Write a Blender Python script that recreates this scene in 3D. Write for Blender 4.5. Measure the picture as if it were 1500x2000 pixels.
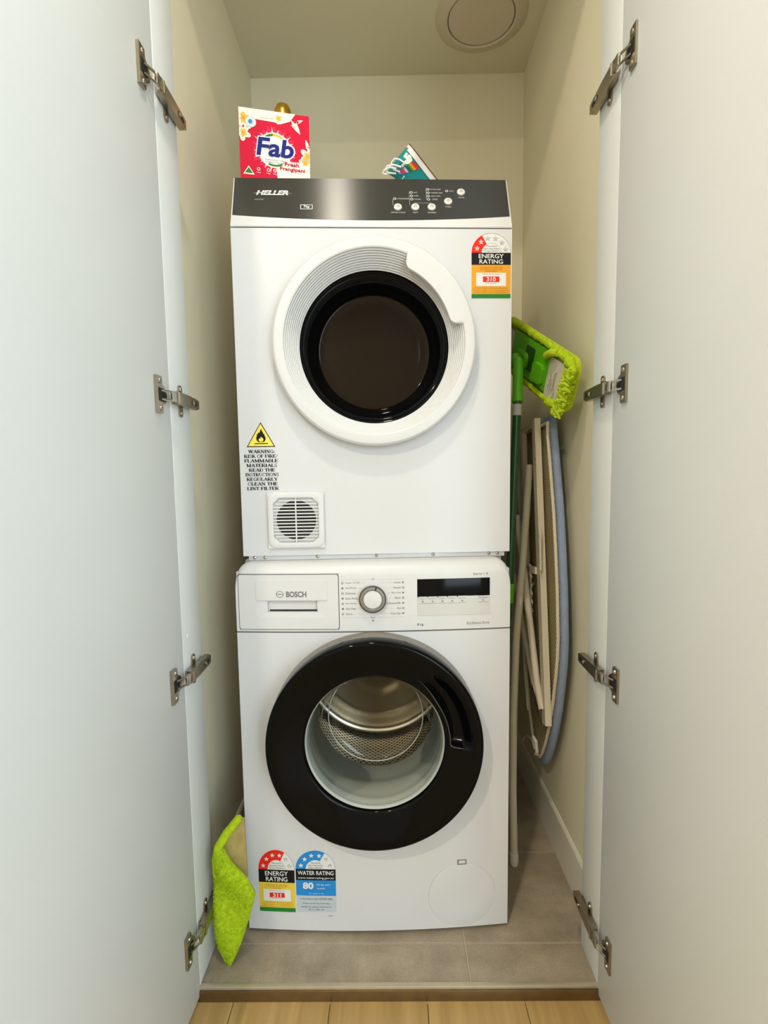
import bpy, bmesh, math, random
from mathutils import Vector, Matrix
random.seed(7)
PI = math.pi
scn = bpy.context.scene
for o in list(bpy.data.objects):
    bpy.data.objects.remove(o)
COL = scn.collection

# ------------------------------------------------------------------ camera
FX, CX, CY = 1020.8, 756.44, 1024.15            # focal length and principal point for a 1500x2000 frame
PITCH, YAW, ROLL, CAMH = 0.0939, -0.0093, 0.0137, 1.0484
cp, sp, cy_, sy_ = math.cos(PITCH), math.sin(PITCH), math.cos(YAW), math.sin(YAW)
fwd = Vector((sy_*cp, cy_*cp, -sp)); rgt = Vector((cy_, -sy_, 0)); dwn = fwd.cross(rgt)
r2 = rgt*math.cos(ROLL) + dwn*math.sin(ROLL); d2 = dwn*math.cos(ROLL) - rgt*math.sin(ROLL)
cam_d = bpy.data.cameras.new('camera'); cam = bpy.data.objects.new('camera', cam_d); COL.objects.link(cam)
mw = Matrix((r2, -d2, -fwd)).transposed().to_4x4(); mw.translation = (0, 0, CAMH)
cam.matrix_world = mw
cam_d.sensor_fit = 'HORIZONTAL'; cam_d.sensor_width = 36; cam_d.lens = FX/1500*36
cam_d.shift_x = (750-CX)/1500; cam_d.shift_y = (CY-1000)/1500
cam_d.clip_start = 0.02
scn.camera = cam

# ------------------------------------------------------------------ world, lights, exposure
scn.view_settings.view_transform = 'Standard'
scn.view_settings.look = 'None'
scn.view_settings.gamma = 1.0
scn.view_settings.use_curve_mapping = False
scn.view_settings.exposure = 0.0
world = bpy.data.worlds.new('world'); scn.world = world; world.use_nodes = True
world.node_tree.nodes['Background'].inputs[0].default_value = (0.80, 0.90, 1.0, 1)
world.node_tree.nodes['Background'].inputs[1].default_value = 0.5
LIGHT_POS = (-0.12, 0.41, 2.585)

def area(name, loc, rot, size, size_y, power, col, shape='RECTANGLE'):
    d = bpy.data.lights.new(name, 'AREA'); d.shape = shape; d.size = size
    if shape in ('RECTANGLE', 'ELLIPSE'): d.size_y = size_y
    d.energy = power; d.color = col
    o = bpy.data.objects.new(name, d); COL.objects.link(o); o.location = loc; o.rotation_euler = rot
    return o
# added cool fill lights set in unseen windows, right and behind the camera
area('fill_light_back', (1.15, -1.885, 1.20), (math.radians(90), 0, 0), 0.8, 2.2, 46, (0.72, 0.88, 1.0))
area('fill_light_side', (1.585, -1.00, 1.20), (0, math.radians(90), 0), 2.2, 1.6, 30, (0.72, 0.88, 1.0))
# recessed hall downlight in front of the closet (its housing is built further down)
area('downlight_lamp', LIGHT_POS, (0, 0, 0), 0.10, 0.10, 9.5, (1.0, 0.90, 0.75), 'DISK')
area('fill_lamp_far', (-0.80, -1.10, 2.585), (0, 0, 0), 0.10, 0.10, 31, (1.0, 0.90, 0.75), 'DISK')  # added warm fill lamp, brightens the right door, jamb and wall

# ------------------------------------------------------------------ helpers
def S(r, g, b):
    f = lambda c: (c/255/12.92) if c/255 <= 0.04045 else ((c/255+0.055)/1.055)**2.4
    return (f(r), f(g), f(b), 1)
MATS = {}
def mat(name, col, rough=0.5, metal=0.0, spec=0.5, var=0.0, vscale=20, bump=0.0, bscale=200, coat=0.0, emit=None, aniso=0.0):
    if name in MATS: return MATS[name]
    m = bpy.data.materials.new(name); m.use_nodes = True
    nt = m.node_tree; b = nt.nodes['Principled BSDF']
    b.inputs['Base Color'].default_value = col
    b.inputs['Roughness'].default_value = rough
    b.inputs['Metallic'].default_value = metal
    b.inputs['Specular IOR Level'].default_value = spec
    b.inputs['Coat Weight'].default_value = coat
    tc = nt.nodes.new('ShaderNodeTexCoord')
    if var > 0:
        n = nt.nodes.new('ShaderNodeTexNoise'); n.inputs['Scale'].default_value = vscale; n.inputs['Detail'].default_value = 5
        nt.links.new(tc.outputs['Object'], n.inputs['Vector'])
        r = nt.nodes.new('ShaderNodeMapRange'); r.inputs['To Min'].default_value = 1-var; r.inputs['To Max'].default_value = 1+var
        r.inputs['From Min'].default_value = 0.3; r.inputs['From Max'].default_value = 0.7
        nt.links.new(n.outputs['Fac'], r.inputs['Value'])
        mx = nt.nodes.new('ShaderNodeVectorMath'); mx.operation = 'SCALE'; mx.inputs[0].default_value = col[:3]
        nt.links.new(r.outputs['Result'], mx.inputs['Scale']); nt.links.new(mx.outputs['Vector'], b.inputs['Base Color'])
    if bump > 0:
        n = nt.nodes.new('ShaderNodeTexNoise'); n.inputs['Scale'].default_value = bscale; n.inputs['Detail'].default_value = 3
        nt.links.new(tc.outputs['Object'], n.inputs['Vector'])
        bp = nt.nodes.new('ShaderNodeBump'); bp.inputs['Strength'].default_value = bump; bp.inputs['Distance'].default_value = 0.002
        nt.links.new(n.outputs['Fac'], bp.inputs['Height']); nt.links.new(bp.outputs['Normal'], b.inputs['Normal'])
    if emit:
        b.inputs['Emission Color'].default_value = col; b.inputs['Emission Strength'].default_value = emit
    if aniso:
        b.inputs['Anisotropic'].default_value = aniso; b.inputs['Anisotropic Rotation'].default_value = 0.25
        t = nt.nodes.new('ShaderNodeCombineXYZ'); t.inputs[0].default_value = 1.0; t.inputs[1].default_value = 0.0486
        nt.links.new(t.outputs[0], b.inputs['Tangent'])
    MATS[name] = m
    return m

class MB:
    def __init__(s, fn=None): s.v = []; s.f = []; s.m = []; s.fn = fn
    def add(s, vs, fs, mi=0, xf=None):
        k = len(s.v)
        for p in vs:
            p = Vector(p)
            if xf is not None: p = (xf @ p) if isinstance(xf, Matrix) else Vector(xf(p))
            s.v.append(p)
        for f in fs: s.f.append([i+k for i in f]); s.m.append(mi)
        return s
    def box(s, x0, x1, y0, y1, z0, z1, bev=0.0, seg=2, mi=0, xf=None):
        bm = bmesh.new(); bmesh.ops.create_cube(bm, size=1)
        for v in bm.verts: v.co = Vector(((x0+x1)/2+v.co.x*(x1-x0), (y0+y1)/2+v.co.y*(y1-y0), (z0+z1)/2+v.co.z*(z1-z0)))
        if bev > 0: bmesh.ops.bevel(bm, geom=bm.edges[:], offset=bev, segments=seg, affect='EDGES', profile=0.5)
        bm.verts.index_update()
        s.add([v.co.copy() for v in bm.verts], [[v.index for v in f.verts] for f in bm.faces], mi, xf); bm.free()
        return s
    def lathe(s, prof, n=64, xf=None, mi=0, a0=0.0, a1=2*PI, mod=None):
        full = abs(a1-a0-2*PI) < 1e-6; k = n if full else n+1
        vs = []; fs = []
        for i in range(k):
            a = a0+(a1-a0)*i/n
            for (r, h) in prof:
                if mod: r, h = mod(r, h, a)
                vs.append((r*math.cos(a), r*math.sin(a), h))
        L = len(prof)
        for i in range(n):
            j = (i+1) % k
            for t in range(L-1):
                q = [i*L+t, j*L+t, j*L+t+1, i*L+t+1]
                if prof[t][0] < 1e-9: q = [i*L+t, j*L+t+1, i*L+t+1]
                elif prof[t+1][0] < 1e-9: q = [i*L+t, j*L+t, i*L+t+1]
                fs.append(q)
        return s.add(vs, fs, mi, xf)
    def tube(s, pts, r, n=10, closed=False, mi=0, cap=True, xf=None):
        pts = [Vector(p) for p in pts]; k = len(pts)
        rr = r if isinstance(r, (list, tuple)) else [r]*k
        T = []
        for i in range(k):
            a = pts[(i-1) % k] if (closed or i > 0) else pts[i]; b = pts[(i+1) % k] if (closed or i < k-1) else pts[i]
            T.append((b-a).normalized())
        u = T[0].orthogonal().normalized(); vs = []; fs = []
        for i in range(k):
            u = (u - T[i]*u.dot(T[i])).normalized(); w = T[i].cross(u)
            for j in range(n):
                a = 2*PI*j/n; vs.append(pts[i]+(u*math.cos(a)+w*math.sin(a))*rr[i])
        for i in range(k if closed else k-1):
            for j in range(n):
                i2 = (i+1) % k; fs.append([i*n+j, i*n+(j+1) % n, i2*n+(j+1) % n, i2*n+j])
        if cap and not closed:
            fs.append([j for j in range(n)][::-1]); fs.append([(k-1)*n+j for j in range(n)])
        return s.add(vs, fs, mi, xf)
    def prism(s, poly, h0, h1, mi=0, xf=None):
        n = len(poly)
        ar = sum(poly[i][0]*poly[(i+1) % n][1]-poly[(i+1) % n][0]*poly[i][1] for i in range(n))
        if ar < 0: poly = poly[::-1]
        vs = [(x, y, h0) for x, y in poly]+[(x, y, h1) for x, y in poly]
        fs = [list(range(n))[::-1], list(range(n, 2*n))]+[[i, (i+1) % n, n+(i+1) % n, n+i] for i in range(n)]
        return s.add(vs, fs, mi, xf)
    # flat print helpers: coordinates go through s.fn(x, z, layer)
    def poly(s, pts, mi, layer=0):
        k = len(s.v)
        for x, z in pts: s.v.append(Vector(s.fn(x, z, layer)))
        s.f.append(list(range(k, k+len(pts)))); s.m.append(mi); return s
    def rect(s, x0, z0, x1, z1, mi, layer=0, n=4):
        for i in range(n):
            a = x0+(x1-x0)*i/n; b = x0+(x1-x0)*(i+1)/n
            s.poly([(a, z0), (b, z0), (b, z1), (a, z1)], mi, layer)
        return s
    def disc(s, x, z, r, mi, layer=0, n=24, rz=None, a0=0, a1=2*PI):
        rz = rz or r
        return s.poly([(x+r*math.cos(a0+(a1-a0)*i/n), z+rz*math.sin(a0+(a1-a0)*i/n)) for i in range(n+(0 if a1-a0 > 6.28 else 1))], mi, layer)
    def ring(s, x, z, r0, r1, mi, layer=0, a0=0, a1=2*PI, n=24, ry=1.0):
        for i in range(n):
            a = a0+(a1-a0)*i/n; b = a0+(a1-a0)*(i+1)/n
            s.poly([(x+r0*math.cos(a), z+ry*r0*math.sin(a)), (x+r1*math.cos(a), z+ry*r1*math.sin(a)), (x+r1*math.cos(b), z+ry*r1*math.sin(b)), (x+r0*math.cos(b), z+ry*r0*math.sin(b))], mi, layer)
        return s
    def star(s, x, z, r, mi, layer=0, rot=0):
        P = [(x+(r if k % 2 == 0 else r*0.42)*math.sin(rot+k*PI/5), z+(r if k % 2 == 0 else r*0.42)*math.cos(rot+k*PI/5)) for k in range(10)]
        for k in range(0, 10, 2): s.poly([P[k], P[k-1], (x, z), P[k+1]][::-1], mi, layer)
        s.poly([P[k] for k in range(1, 10, 2)][::-1], mi, layer)
        return s
    def line(s, x0, z0, x1, z1, w, mi, layer=0):
        d = Vector((x1-x0, z1-z0)).normalized()*w/2; nx, nz = -d.y, d.x
        return s.poly([(x0-nx, z0-nz), (x1-nx, z1-nz), (x1+nx, z1+nz), (x0+nx, z0+nz)], mi, layer)
    def text(s, txt, x0, z0, x1, z1, mi, layer=0, bold=0.0, shear=0.0, serif=False):
        """print txt so that its bounding box fills x0..x1, z0..z1"""
        vs, fs = (serif_mesh if serif else text_mesh)(txt, bold, shear)
        ax = min(v[0] for v in vs); bx = max(v[0] for v in vs); az = min(v[1] for v in vs); bz = max(v[1] for v in vs)
        k = len(s.v)
        for v in vs:
            s.v.append(Vector(s.fn(x0+(v[0]-ax)/(bx-ax)*(x1-x0), z0+(v[1]-az)/(bz-az)*(z1-z0), layer)))
        for f in fs: s.f.append([i+k for i in f]); s.m.append(mi)
        return s
    def build(s, name, mats, parent=None, smooth=True, angle=35, mirror=False, recalc=False):
        me = bpy.data.meshes.new(name)
        vs = [(-p.x, p.y, p.z) if mirror else tuple(p) for p in s.v]
        fs = [f[::-1] for f in s.f] if mirror else s.f
        me.from_pydata(vs, [], fs)
        for m in (mats if isinstance(mats, (list, tuple)) else [mats]): me.materials.append(m)
        me.polygons.foreach_set('material_index', s.m)
        if recalc:
            bm = bmesh.new(); bm.from_mesh(me); bmesh.ops.remove_doubles(bm, verts=bm.verts, dist=1e-6)
            bmesh.ops.recalc_face_normals(bm, faces=bm.faces); bm.to_mesh(me); bm.free()
        if smooth:
            me.polygons.foreach_set('use_smooth', [True]*len(me.polygons)); me.set_sharp_from_angle(angle=math.radians(angle))
        me.update()
        o = bpy.data.objects.new(name, me); COL.objects.link(o)
        if parent: o.parent = parent
        return o
TXT = {}
def text_mesh(txt, bold=0.0, shear=0.0):
    key = (txt, bold, shear)
    if key not in TXT:
        c = bpy.data.curves.new('t', 'FONT'); c.body = txt; c.size = 1; c.offset = bold; c.shear = shear; c.resolution_u = 3
        o = bpy.data.objects.new('t', c); COL.objects.link(o)
        dg = bpy.context.evaluated_depsgraph_get(); dg.update()
        me = bpy.data.meshes.new_from_object(o.evaluated_get(dg))
        TXT[key] = ([(v.co.x, v.co.y) for v in me.vertices], [list(p.vertices) for p in me.polygons])
        bpy.data.objects.remove(o); bpy.data.curves.remove(c); bpy.data.meshes.remove(me)
    return TXT[key]
# a small stroked roman alphabet with serifs: width, strokes (x0,y0,x1,y1,thickness), serif spots (x,y)
_T, _t = 0.22, 0.10
def _arc(cx, cy, rx, ry, a0, a1, th, n=8):
    P = [(cx+rx*math.cos(math.radians(a0+(a1-a0)*i/n)), cy+ry*math.sin(math.radians(a0+(a1-a0)*i/n))) for i in range(n+1)]
    return [P[i]+P[i+1]+(th,) for i in range(n)]
GL = {
 'A': (.8, [(.1, 0, .4, 1, _t), (.7, 0, .4, 1, _T), (.2, .33, .6, .33, _t)], [(.1, 0), (.7, 0)]),
 'B': (.7, [(.15, 0, .15, 1, _T), (.15, 1, .4, 1, _t), (.15, .52, .45, .52, _t), (.15, 0, .42, 0, _t)]+_arc(.4, .76, .17, .24, 90, -90, .13)+_arc(.42, .26, .2, .26, 90, -90, .13), [(.15, 0), (.15, 1)]),
 'C': (.72, _arc(.4, .5, .3, .5, 50, 310, .13, 14)+[(.62, .7, .62, 1, _t)], []),
 'D': (.76, [(.15, 0, .15, 1, _T), (.15, 1, .38, 1, _t), (.15, 0, .38, 0, _t)]+_arc(.36, .5, .32, .5, 90, -90, .14, 10), [(.15, 0), (.15, 1)]),
 'E': (.66, [(.15, 0, .15, 1, _T), (.15, 1, .58, 1, _t), (.15, .52, .46, .52, _t), (.15, 0, .6, 0, _t), (.58, 1, .58, .75, _t), (.6, 0, .6, .25, _t), (.45, .4, .45, .64, _t)], [(.15, 0), (.15, 1)]),
 'F': (.62, [(.15, 0, .15, 1, _T), (.15, 1, .56, 1, _t), (.15, .52, .44, .52, _t), (.56, 1, .56, .75, _t), (.44, .4, .44, .64, _t)], [(.15, 0), (.15, 1)]),
 'G': (.78, _arc(.4, .5, .3, .5, 50, 330, .13, 14)+[(.64, .05, .64, .42, _T), (.62, .72, .62, 1, _t)], [(.62, .42)]),
 'H': (.8, [(.15, 0, .15, 1, _T), (.65, 0, .65, 1, _T), (.15, .5, .65, .5, _t)], [(.15, 0), (.15, 1), (.65, 0), (.65, 1)]),
 'I': (.36, [(.18, 0, .18, 1, _T)], [(.18, 0), (.18, 1)]),
 'K': (.78, [(.15, 0, .15, 1, _T), (.15, .42, .58, 1, _t), (.3, .58, .66, 0, _T)], [(.15, 0), (.15, 1), (.58, 1), (.66, 0)]),
 'L': (.62, [(.15, 0, .15, 1, _T), (.15, 0, .56, 0, _t), (.56, 0, .56, .28, _t)], [(.15, 0), (.15, 1)]),
 'M': (.98, [(.15, 0, .15, 1, _t), (.15, 1, .49, .05, _T), (.49, .05, .82, 1, _t), (.82, 0, .82, 1, _T)], [(.15, 0), (.15, 1), (.82, 0), (.82, 1)]),
 'N': (.82, [(.15, 0, .15, 1, _t), (.15, 1, .67, 0, _T), (.67, 0, .67, 1, _t)], [(.15, 0), (.15, 1), (.67, 1)]),
 'O': (.8, _arc(.4, .5, .31, .5, 0, 360, .13, 18), []),
 'R': (.76, [(.15, 0, .15, 1, _T), (.15, 1, .4, 1, _t), (.15, .5, .4, .5, _t), (.34, .5, .64, 0, _T)]+_arc(.4, .75, .18, .25, 90, -90, .13), [(.15, 0), (.15, 1), (.66, 0)]),
 'S': (.6, _arc(.3, .75, .19, .25, 40, 270, .12, 9)+_arc(.3, .25, .2, .25, 90, -140, .12, 9)+[(.47, .78, .47, 1, _t), (.1, 0, .1, .24, _t)], []),
 'T': (.7, [(.35, 0, .35, 1, _T), (.06, 1, .64, 1, _t), (.06, 1, .06, .75, _t), (.64, 1, .64, .75, _t)], [(.35, 0)]),
 'U': (.8, [(.15, .3, .15, 1, _T), (.65, .3, .65, 1, _t)]+_arc(.4, .3, .25, .3, 180, 360, .11, 8), [(.15, 1), (.65, 1)]),
 'W': (1.04, [(.08, 1, .32, 0, _T), (.32, 0, .52, 1, _t), (.5, 1, .74, 0, _T), (.74, 0, .96, 1, _t)], [(.08, 1), (.5, 1), (.96, 1)]),
 'Y': (.78, [(.08, 1, .39, .45, _T), (.7, 1, .39, .45, _t), (.39, 0, .39, .45, _T)], [(.08, 1), (.7, 1), (.39, 0)]),
 ':': (.3, [(.15, .02, .15, .16, .15), (.15, .5, .15, .64, .15)], []),
 '/': (.45, [(.05, 0, .4, 1, .07)], []), ' ': (.3, [], [])}
def serif_mesh(txt, bold=0, shear=0):
    vs = []; fs = []; x = 0
    for ch in txt:
        w, st, se = GL[ch]
        for (a, b, c, d, th) in st+[(sx-.15, sy, sx+.15, sy, .085) for sx, sy in se]:
            D = Vector((c-a, d-b)).normalized()*th/2; k = len(vs)
            vs += [(x+a+D.y, b-D.x), (x+c+D.y, d-D.x), (x+c-D.y, d+D.x), (x+a-D.y, b+D.x)]; fs.append([k, k+1, k+2, k+3])
        x += w
    return vs, fs
def empty(name, label, cat, loc=(0, 0, 0), rz=0.0, group=None):
    o = bpy.data.objects.new(name, None); COL.objects.link(o); o.location = loc; o.rotation_euler = (0, 0, rz)
    o.empty_display_size = 0.05
    return tag(o, label, cat, group)
def tag(o, label, cat=None, group=None, kind=None):
    if label: o['label'] = label
    if cat: o['category'] = cat
    if group: o['group'] = group
    if kind: o['kind'] = kind
    return o
def struct(o, label=None):
    o['kind'] = 'structure'
    if label: o['label'] = label
    return o
def FRONT(u0, z0):        # lathe axis -> towards the viewer, centred at (u0, z0)
    return Matrix(((1, 0, 0, u0), (0, 0, -1, 0), (0, 1, 0, z0), (0, 0, 0, 1)))

# ------------------------------------------------------------------ materials
M_door = mat('door_paint', S(216, 219, 217), 0.45, spec=0.35, var=0.01, vscale=6, bump=0.05, bscale=350)
M_wall = mat('wall_paint', S(231, 223, 194), 0.75, spec=0.2, var=0.015, vscale=5, bump=0.06, bscale=300)
M_hall = mat('hall_paint', S(236, 234, 228), 0.75, spec=0.2, var=0.01, vscale=5, bump=0.05, bscale=300)
M_ceil = mat('ceiling_paint', S(220, 214, 188), 0.85, spec=0.1, var=0.01, vscale=5, bump=0.05, bscale=250)
M_vent = mat('vent_plastic', S(206, 196, 174), 0.5)
M_jamb = mat('jamb_board', S(222, 225, 222), 0.5, spec=0.3, var=0.01, vscale=8)
M_skirt = mat('skirting_paint', S(228, 222, 204), 0.4, spec=0.4, var=0.01)
M_white = mat('white_enamel', S(211, 211, 211), 0.28, spec=0.45, var=0.004, vscale=8)
M_whitep = mat('white_plastic', S(214, 213, 211), 0.38, spec=0.45, var=0.004, vscale=8)
M_black = mat('gloss_black', S(7, 7, 8), 0.06, spec=0.12, var=0.02)
M_panel = mat('brushed_black_panel', S(34, 31, 24), 0.31, spec=0.8, var=0.06, vscale=60, aniso=1.0)
M_glass = mat('smoked_glass', S(30, 19, 7), 0.06, spec=0.11, var=0.05, vscale=3)
M_gasket = mat('rubber_gasket', S(186, 190, 182), 0.4, spec=0.4, var=0.03, vscale=14)
M_steel = mat('steel', S(178, 172, 160), 0.22, metal=1.0, var=0.05, vscale=30)
M_nickel = mat('nickel', S(168, 158, 140), 0.28, metal=1.0, var=0.06, vscale=80)
M_dark = mat('dark_void', S(8, 8, 8), 0.6, var=0.1)
M_gap = mat('gap_grey', S(92, 92, 90), 0.7, var=0.05)
M_grey = mat('grey_plastic', S(128, 122, 112), 0.4, var=0.02)
M_lime = mat('lime_microfibre', S(172, 198, 34), 0.9, spec=0.1, var=0.18, vscale=130, bump=0.6, bscale=420)
M_limeh = mat('lime_chenille', S(182, 204, 44), 0.85, spec=0.15, var=0.15, vscale=90, bump=0.5, bscale=300)
M_green = mat('green_plastic', S(92, 176, 14), 0.35, var=0.03)
M_dgreen = mat('dark_green_pole', S(8, 74, 34), 0.3, coat=0.3, var=0.05)
M_cream = mat('cream_metal', S(214, 204, 178), 0.4, spec=0.4, var=0.03)
M_blue = mat('blue_cotton', S(138, 152, 176), 0.9, spec=0.1, var=0.06, vscale=40, bump=0.3, bscale=250)
I_white = mat('print_white', S(224, 224, 221), 0.6, spec=0.2, var=0.005)
I_black = mat('print_black', S(22, 20, 20), 0.6, spec=0.2, var=0.02)
I_grey = mat('print_grey', S(120, 118, 114), 0.6, spec=0.2, var=0.02)
I_lgrey = mat('print_light_grey', S(196, 194, 190), 0.6, spec=0.2, var=0.01)
I_red = mat('print_red', S(226, 42, 28), 0.6, spec=0.2, var=0.02)
I_orange = mat('print_orange', S(228, 158, 42), 0.6, spec=0.2, var=0.02)
I_yellow = mat('print_yellow', S(228, 196, 66), 0.6, spec=0.2, var=0.02)
I_green = mat('print_green', S(40, 124, 48), 0.6, spec=0.2, var=0.02)
I_blue = mat('print_blue', S(40, 136, 206), 0.6, spec=0.2, var=0.02)
I_silver = mat('print_silver', S(188, 198, 204), 0.6, spec=0.2, var=0.02)
I_navy = mat('print_navy', S(16, 32, 116), 0.6, spec=0.2, var=0.02)
I_pink = mat('print_pink', S(204, 2, 50), 0.6, spec=0.2, var=0.03, vscale=30)
I_pink2 = mat('print_light_pink', S(214, 36, 76), 0.6, spec=0.2, var=0.03, vscale=30)
I_cream = mat('print_cream', S(246, 238, 214), 0.6, spec=0.2, var=0.02)
I_petal = mat('print_petal_yellow', S(236, 180, 70), 0.6, spec=0.2, var=0.05)
I_warn = mat('print_warning_yellow', S(244, 224, 92), 0.6, spec=0.2, var=0.01)
I_maroon = mat('print_maroon', S(176, 24, 60), 0.6, spec=0.2, var=0.02)
I_brown = mat('print_brown', S(150, 96, 24), 0.6, spec=0.2, var=0.02)

def tile_material():
    m = bpy.data.materials.new('stone_tile'); m.use_nodes = True; nt = m.node_tree; b = nt.nodes['Principled BSDF']
    tc = nt.nodes.new('ShaderNodeTexCoord'); oi = nt.nodes.new('ShaderNodeObjectInfo')
    n1 = nt.nodes.new('ShaderNodeTexNoise'); n1.inputs['Scale'].default_value = 9; n1.inputs['Detail'].default_value = 8; n1.inputs['Roughness'].default_value = 0.65
    n2 = nt.nodes.new('ShaderNodeTexNoise'); n2.inputs['Scale'].default_value = 240; n2.inputs['Detail'].default_value = 3
    nt.links.new(tc.outputs['Object'], n1.inputs['Vector']); nt.links.new(tc.outputs['Object'], n2.inputs['Vector'])
    ad = nt.nodes.new('ShaderNodeMath'); ad.operation = 'MULTIPLY_ADD'; ad.inputs[1].default_value = 0.35
    nt.links.new(n2.outputs['Fac'], ad.inputs[0]); nt.links.new(n1.outputs['Fac'], ad.inputs[2])
    cr = nt.nodes.new('ShaderNodeValToRGB'); cr.color_ramp.elements[0].position = 0.42; cr.color_ramp.elements[1].position = 0.92
    cr.color_ramp.elements[0].color = S(128, 114, 94); cr.color_ramp.elements[1].color = S(176, 162, 140)
    nt.links.new(ad.outputs[0], cr.inputs['Fac']); nt.links.new(cr.outputs['Color'], b.inputs['Base Color'])
    b.inputs['Roughness'].default_value = 0.5
    bp = nt.nodes.new('ShaderNodeBump'); bp.inputs['Strength'].default_value = 0.12; bp.inputs['Distance'].default_value = 0.001
    nt.links.new(n2.outputs['Fac'], bp.inputs['Height']); nt.links.new(bp.outputs['Normal'], b.inputs['Normal'])
    return m
def wood_material():
    m = bpy.data.materials.new('oak_plank'); m.use_nodes = True; nt = m.node_tree; b = nt.nodes['Principled BSDF']
    tc = nt.nodes.new('ShaderNodeTexCoord'); mp = nt.nodes.new('ShaderNodeMapping'); mp.inputs['Scale'].default_value = (40, 2.2, 40)
    oi = nt.nodes.new('ShaderNodeObjectInfo')
    av = nt.nodes.new('ShaderNodeVectorMath'); av.operation = 'MULTIPLY_ADD'; av.inputs[1].default_value = (9, 7, 3)
    nt.links.new(oi.outputs['Random'], av.inputs[0]); nt.links.new(tc.outputs['Object'], av.inputs[2])
    nt.links.new(av.outputs[0], mp.inputs['Vector'])
    n1 = nt.nodes.new('ShaderNodeTexNoise'); n1.inputs['Scale'].default_value = 1.0; n1.inputs['Detail'].default_value = 7; n1.inputs['Roughness'].default_value = 0.6
    nt.links.new(mp.outputs['Vector'], n1.inputs['Vector'])
    cr = nt.nodes.new('ShaderNodeValToRGB'); cr.color_ramp.elements[0].position = 0.3; cr.color_ramp.elements[1].position = 0.75
    cr.color_ramp.elements[0].color = S(158, 128, 76); cr.color_ramp.elements[1].color = S(196, 164, 106)
    nt.links.new(n1.outputs['Fac'], cr.inputs['Fac']); nt.links.new(cr.outputs['Color'], b.inputs['Base Color'])
    b.inputs['Roughness'].default_value = 0.42
    return m
M_tile = tile_material(); M_wood = wood_material()
M_grout = mat('grout', S(178, 164, 140), 0.9, var=0.04, vscale=60)
M_brass = mat('bronze_trim', S(132, 112, 80), 0.32, metal=0.85, var=0.08, vscale=40)

# ------------------------------------------------------------------ the closet and the hall
XL, XR, YF, YB, YK, HC = -0.4094, 0.4100, 0.987, 1.0805, 1.829, 2.3415
WL, WR = -0.4430, 0.4470
struct(MB().box(WL-0.1, WL, YB-0.05, YK+0.1, -0.02, HC+0.1).build('wall_left', M_wall))
struct(MB().box(WR, WR+0.1, YB-0.05, YK+0.1, -0.02, HC+0.1).build('wall_right', M_wall))
struct(MB().box(WL, WR, YK, YK+0.1, -0.02, HC+0.1).build('wall_back', M_wall))
struct(MB().box(WL-0.1, WR+0.1, YF, YK+0.1, HC, HC+0.1).build('ceiling', M_ceil))
# jambs and lintel round the opening
j = MB().box(WL-0.02, XL, YF, YB, 0.0, 2.27, bev=0.0012, seg=2); struct(j.build('trim_1', M_jamb), 'white side jamb behind the left door')
j = MB().box(XR, WR+0.02, YF, YB, 0.0, 2.27, bev=0.0012, seg=2); struct(j.build('trim_2', M_jamb), 'white side jamb behind the right door')
j = MB().box(WL-0.02, WR+0.02, YF, YB, 2.27, HC, bev=0.001); struct(j.build('trim_3', M_jamb), 'white head board over the closet opening')
# little round screw caps on the jambs
for i, (x, y, z, s) in enumerate([(XL, 1.018, 1.142, 1), (XL, 1.012, 0.735, 1)]):
    MB().lathe([(0, 0.0012), (0.0045, 0.001), (0.005, 0)], 16, Matrix(((0, 0, s, x), (1, 0, 0, y), (0, 1, 0, z), (0, 0, 0, 1)))).build('screw_cap', M_jamb, bpy.data.objects['trim_1'])
# hall walls beside and above the opening, hall shell behind the camera
struct(MB().box(-1.5, WL-0.02, YF, YF+0.1, -0.03, 2.6).build('wall_front_left', M_hall))
struct(MB().box(WR+0.02, 1.7, YF, YF+0.1, -0.03, 2.6).build('wall_front_right', M_hall))
struct(MB().box(WL-0.02, WR+0.02, YF-0.012, YF, 2.27, 2.6).build('wall_front_top', M_hall))
struct(MB().box(-1.6, -1.5, -1.9, YF+0.1, -0.05, 2.6).build('wall_hall_left', M_hall))
w = MB().box(1.6, 1.7, -2.0, YF, -0.05, 0.10).box(1.6, 1.7, -2.0, YF, 2.30, 2.6).box(1.6, 1.7, -2.0, -1.80, 0.10, 2.30).box(1.6, 1.7, -0.20, YF, 0.10, 2.30)
struct(w.build('wall_hall_right', M_hall))
struct(MB().box(-1.6, 1.7, -2.0, -1.9, -0.05, 0.10).box(-1.6, 1.7, -2.0, -1.9, 2.30, 2.6).box(-1.6, 0.75, -2.0, -1.9, 0.10, 2.30).box(1.55, 1.7, -2.0, -1.9, 0.10, 2.30).build('wall_hall_back', M_hall))
struct(MB().box(-1.6, 1.7, -2.0, YF+0.1, 2.6, 2.7).build('ceiling_hall', M_hall))
wf = MB()  # added window frames round the two fill lights, out of view
for (y0, y1, z0, z1) in [(0.75, 1.55, 0.10, 0.15), (0.75, 1.55, 2.25, 2.30), (0.75, 0.80, 0.15, 2.25), (1.50, 1.55, 0.15, 2.25)]:
    wf.box(y0, y1, -1.92, -1.86, z0, z1, bev=0.003)
w2 = MB()
for (y0, y1, z0, z1) in [(-1.80, -0.20, 0.10, 0.15), (-1.80, -0.20, 2.25, 2.30), (-1.80, -1.75, 0.15, 2.25), (-0.25, -0.20, 0.15, 2.25), (-1.03, -0.97, 0.15, 2.25)]:
    w2.box(1.56, 1.62, y0, y1, z0, z1, bev=0.003)
struct(w2.build('added_window_2', M_jamb), 'added white framed glazing round the side fill light, out of view')
struct(wf.build('added_window_1', M_jamb), 'added white framed glazing round the back fill light, out of view')
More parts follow.
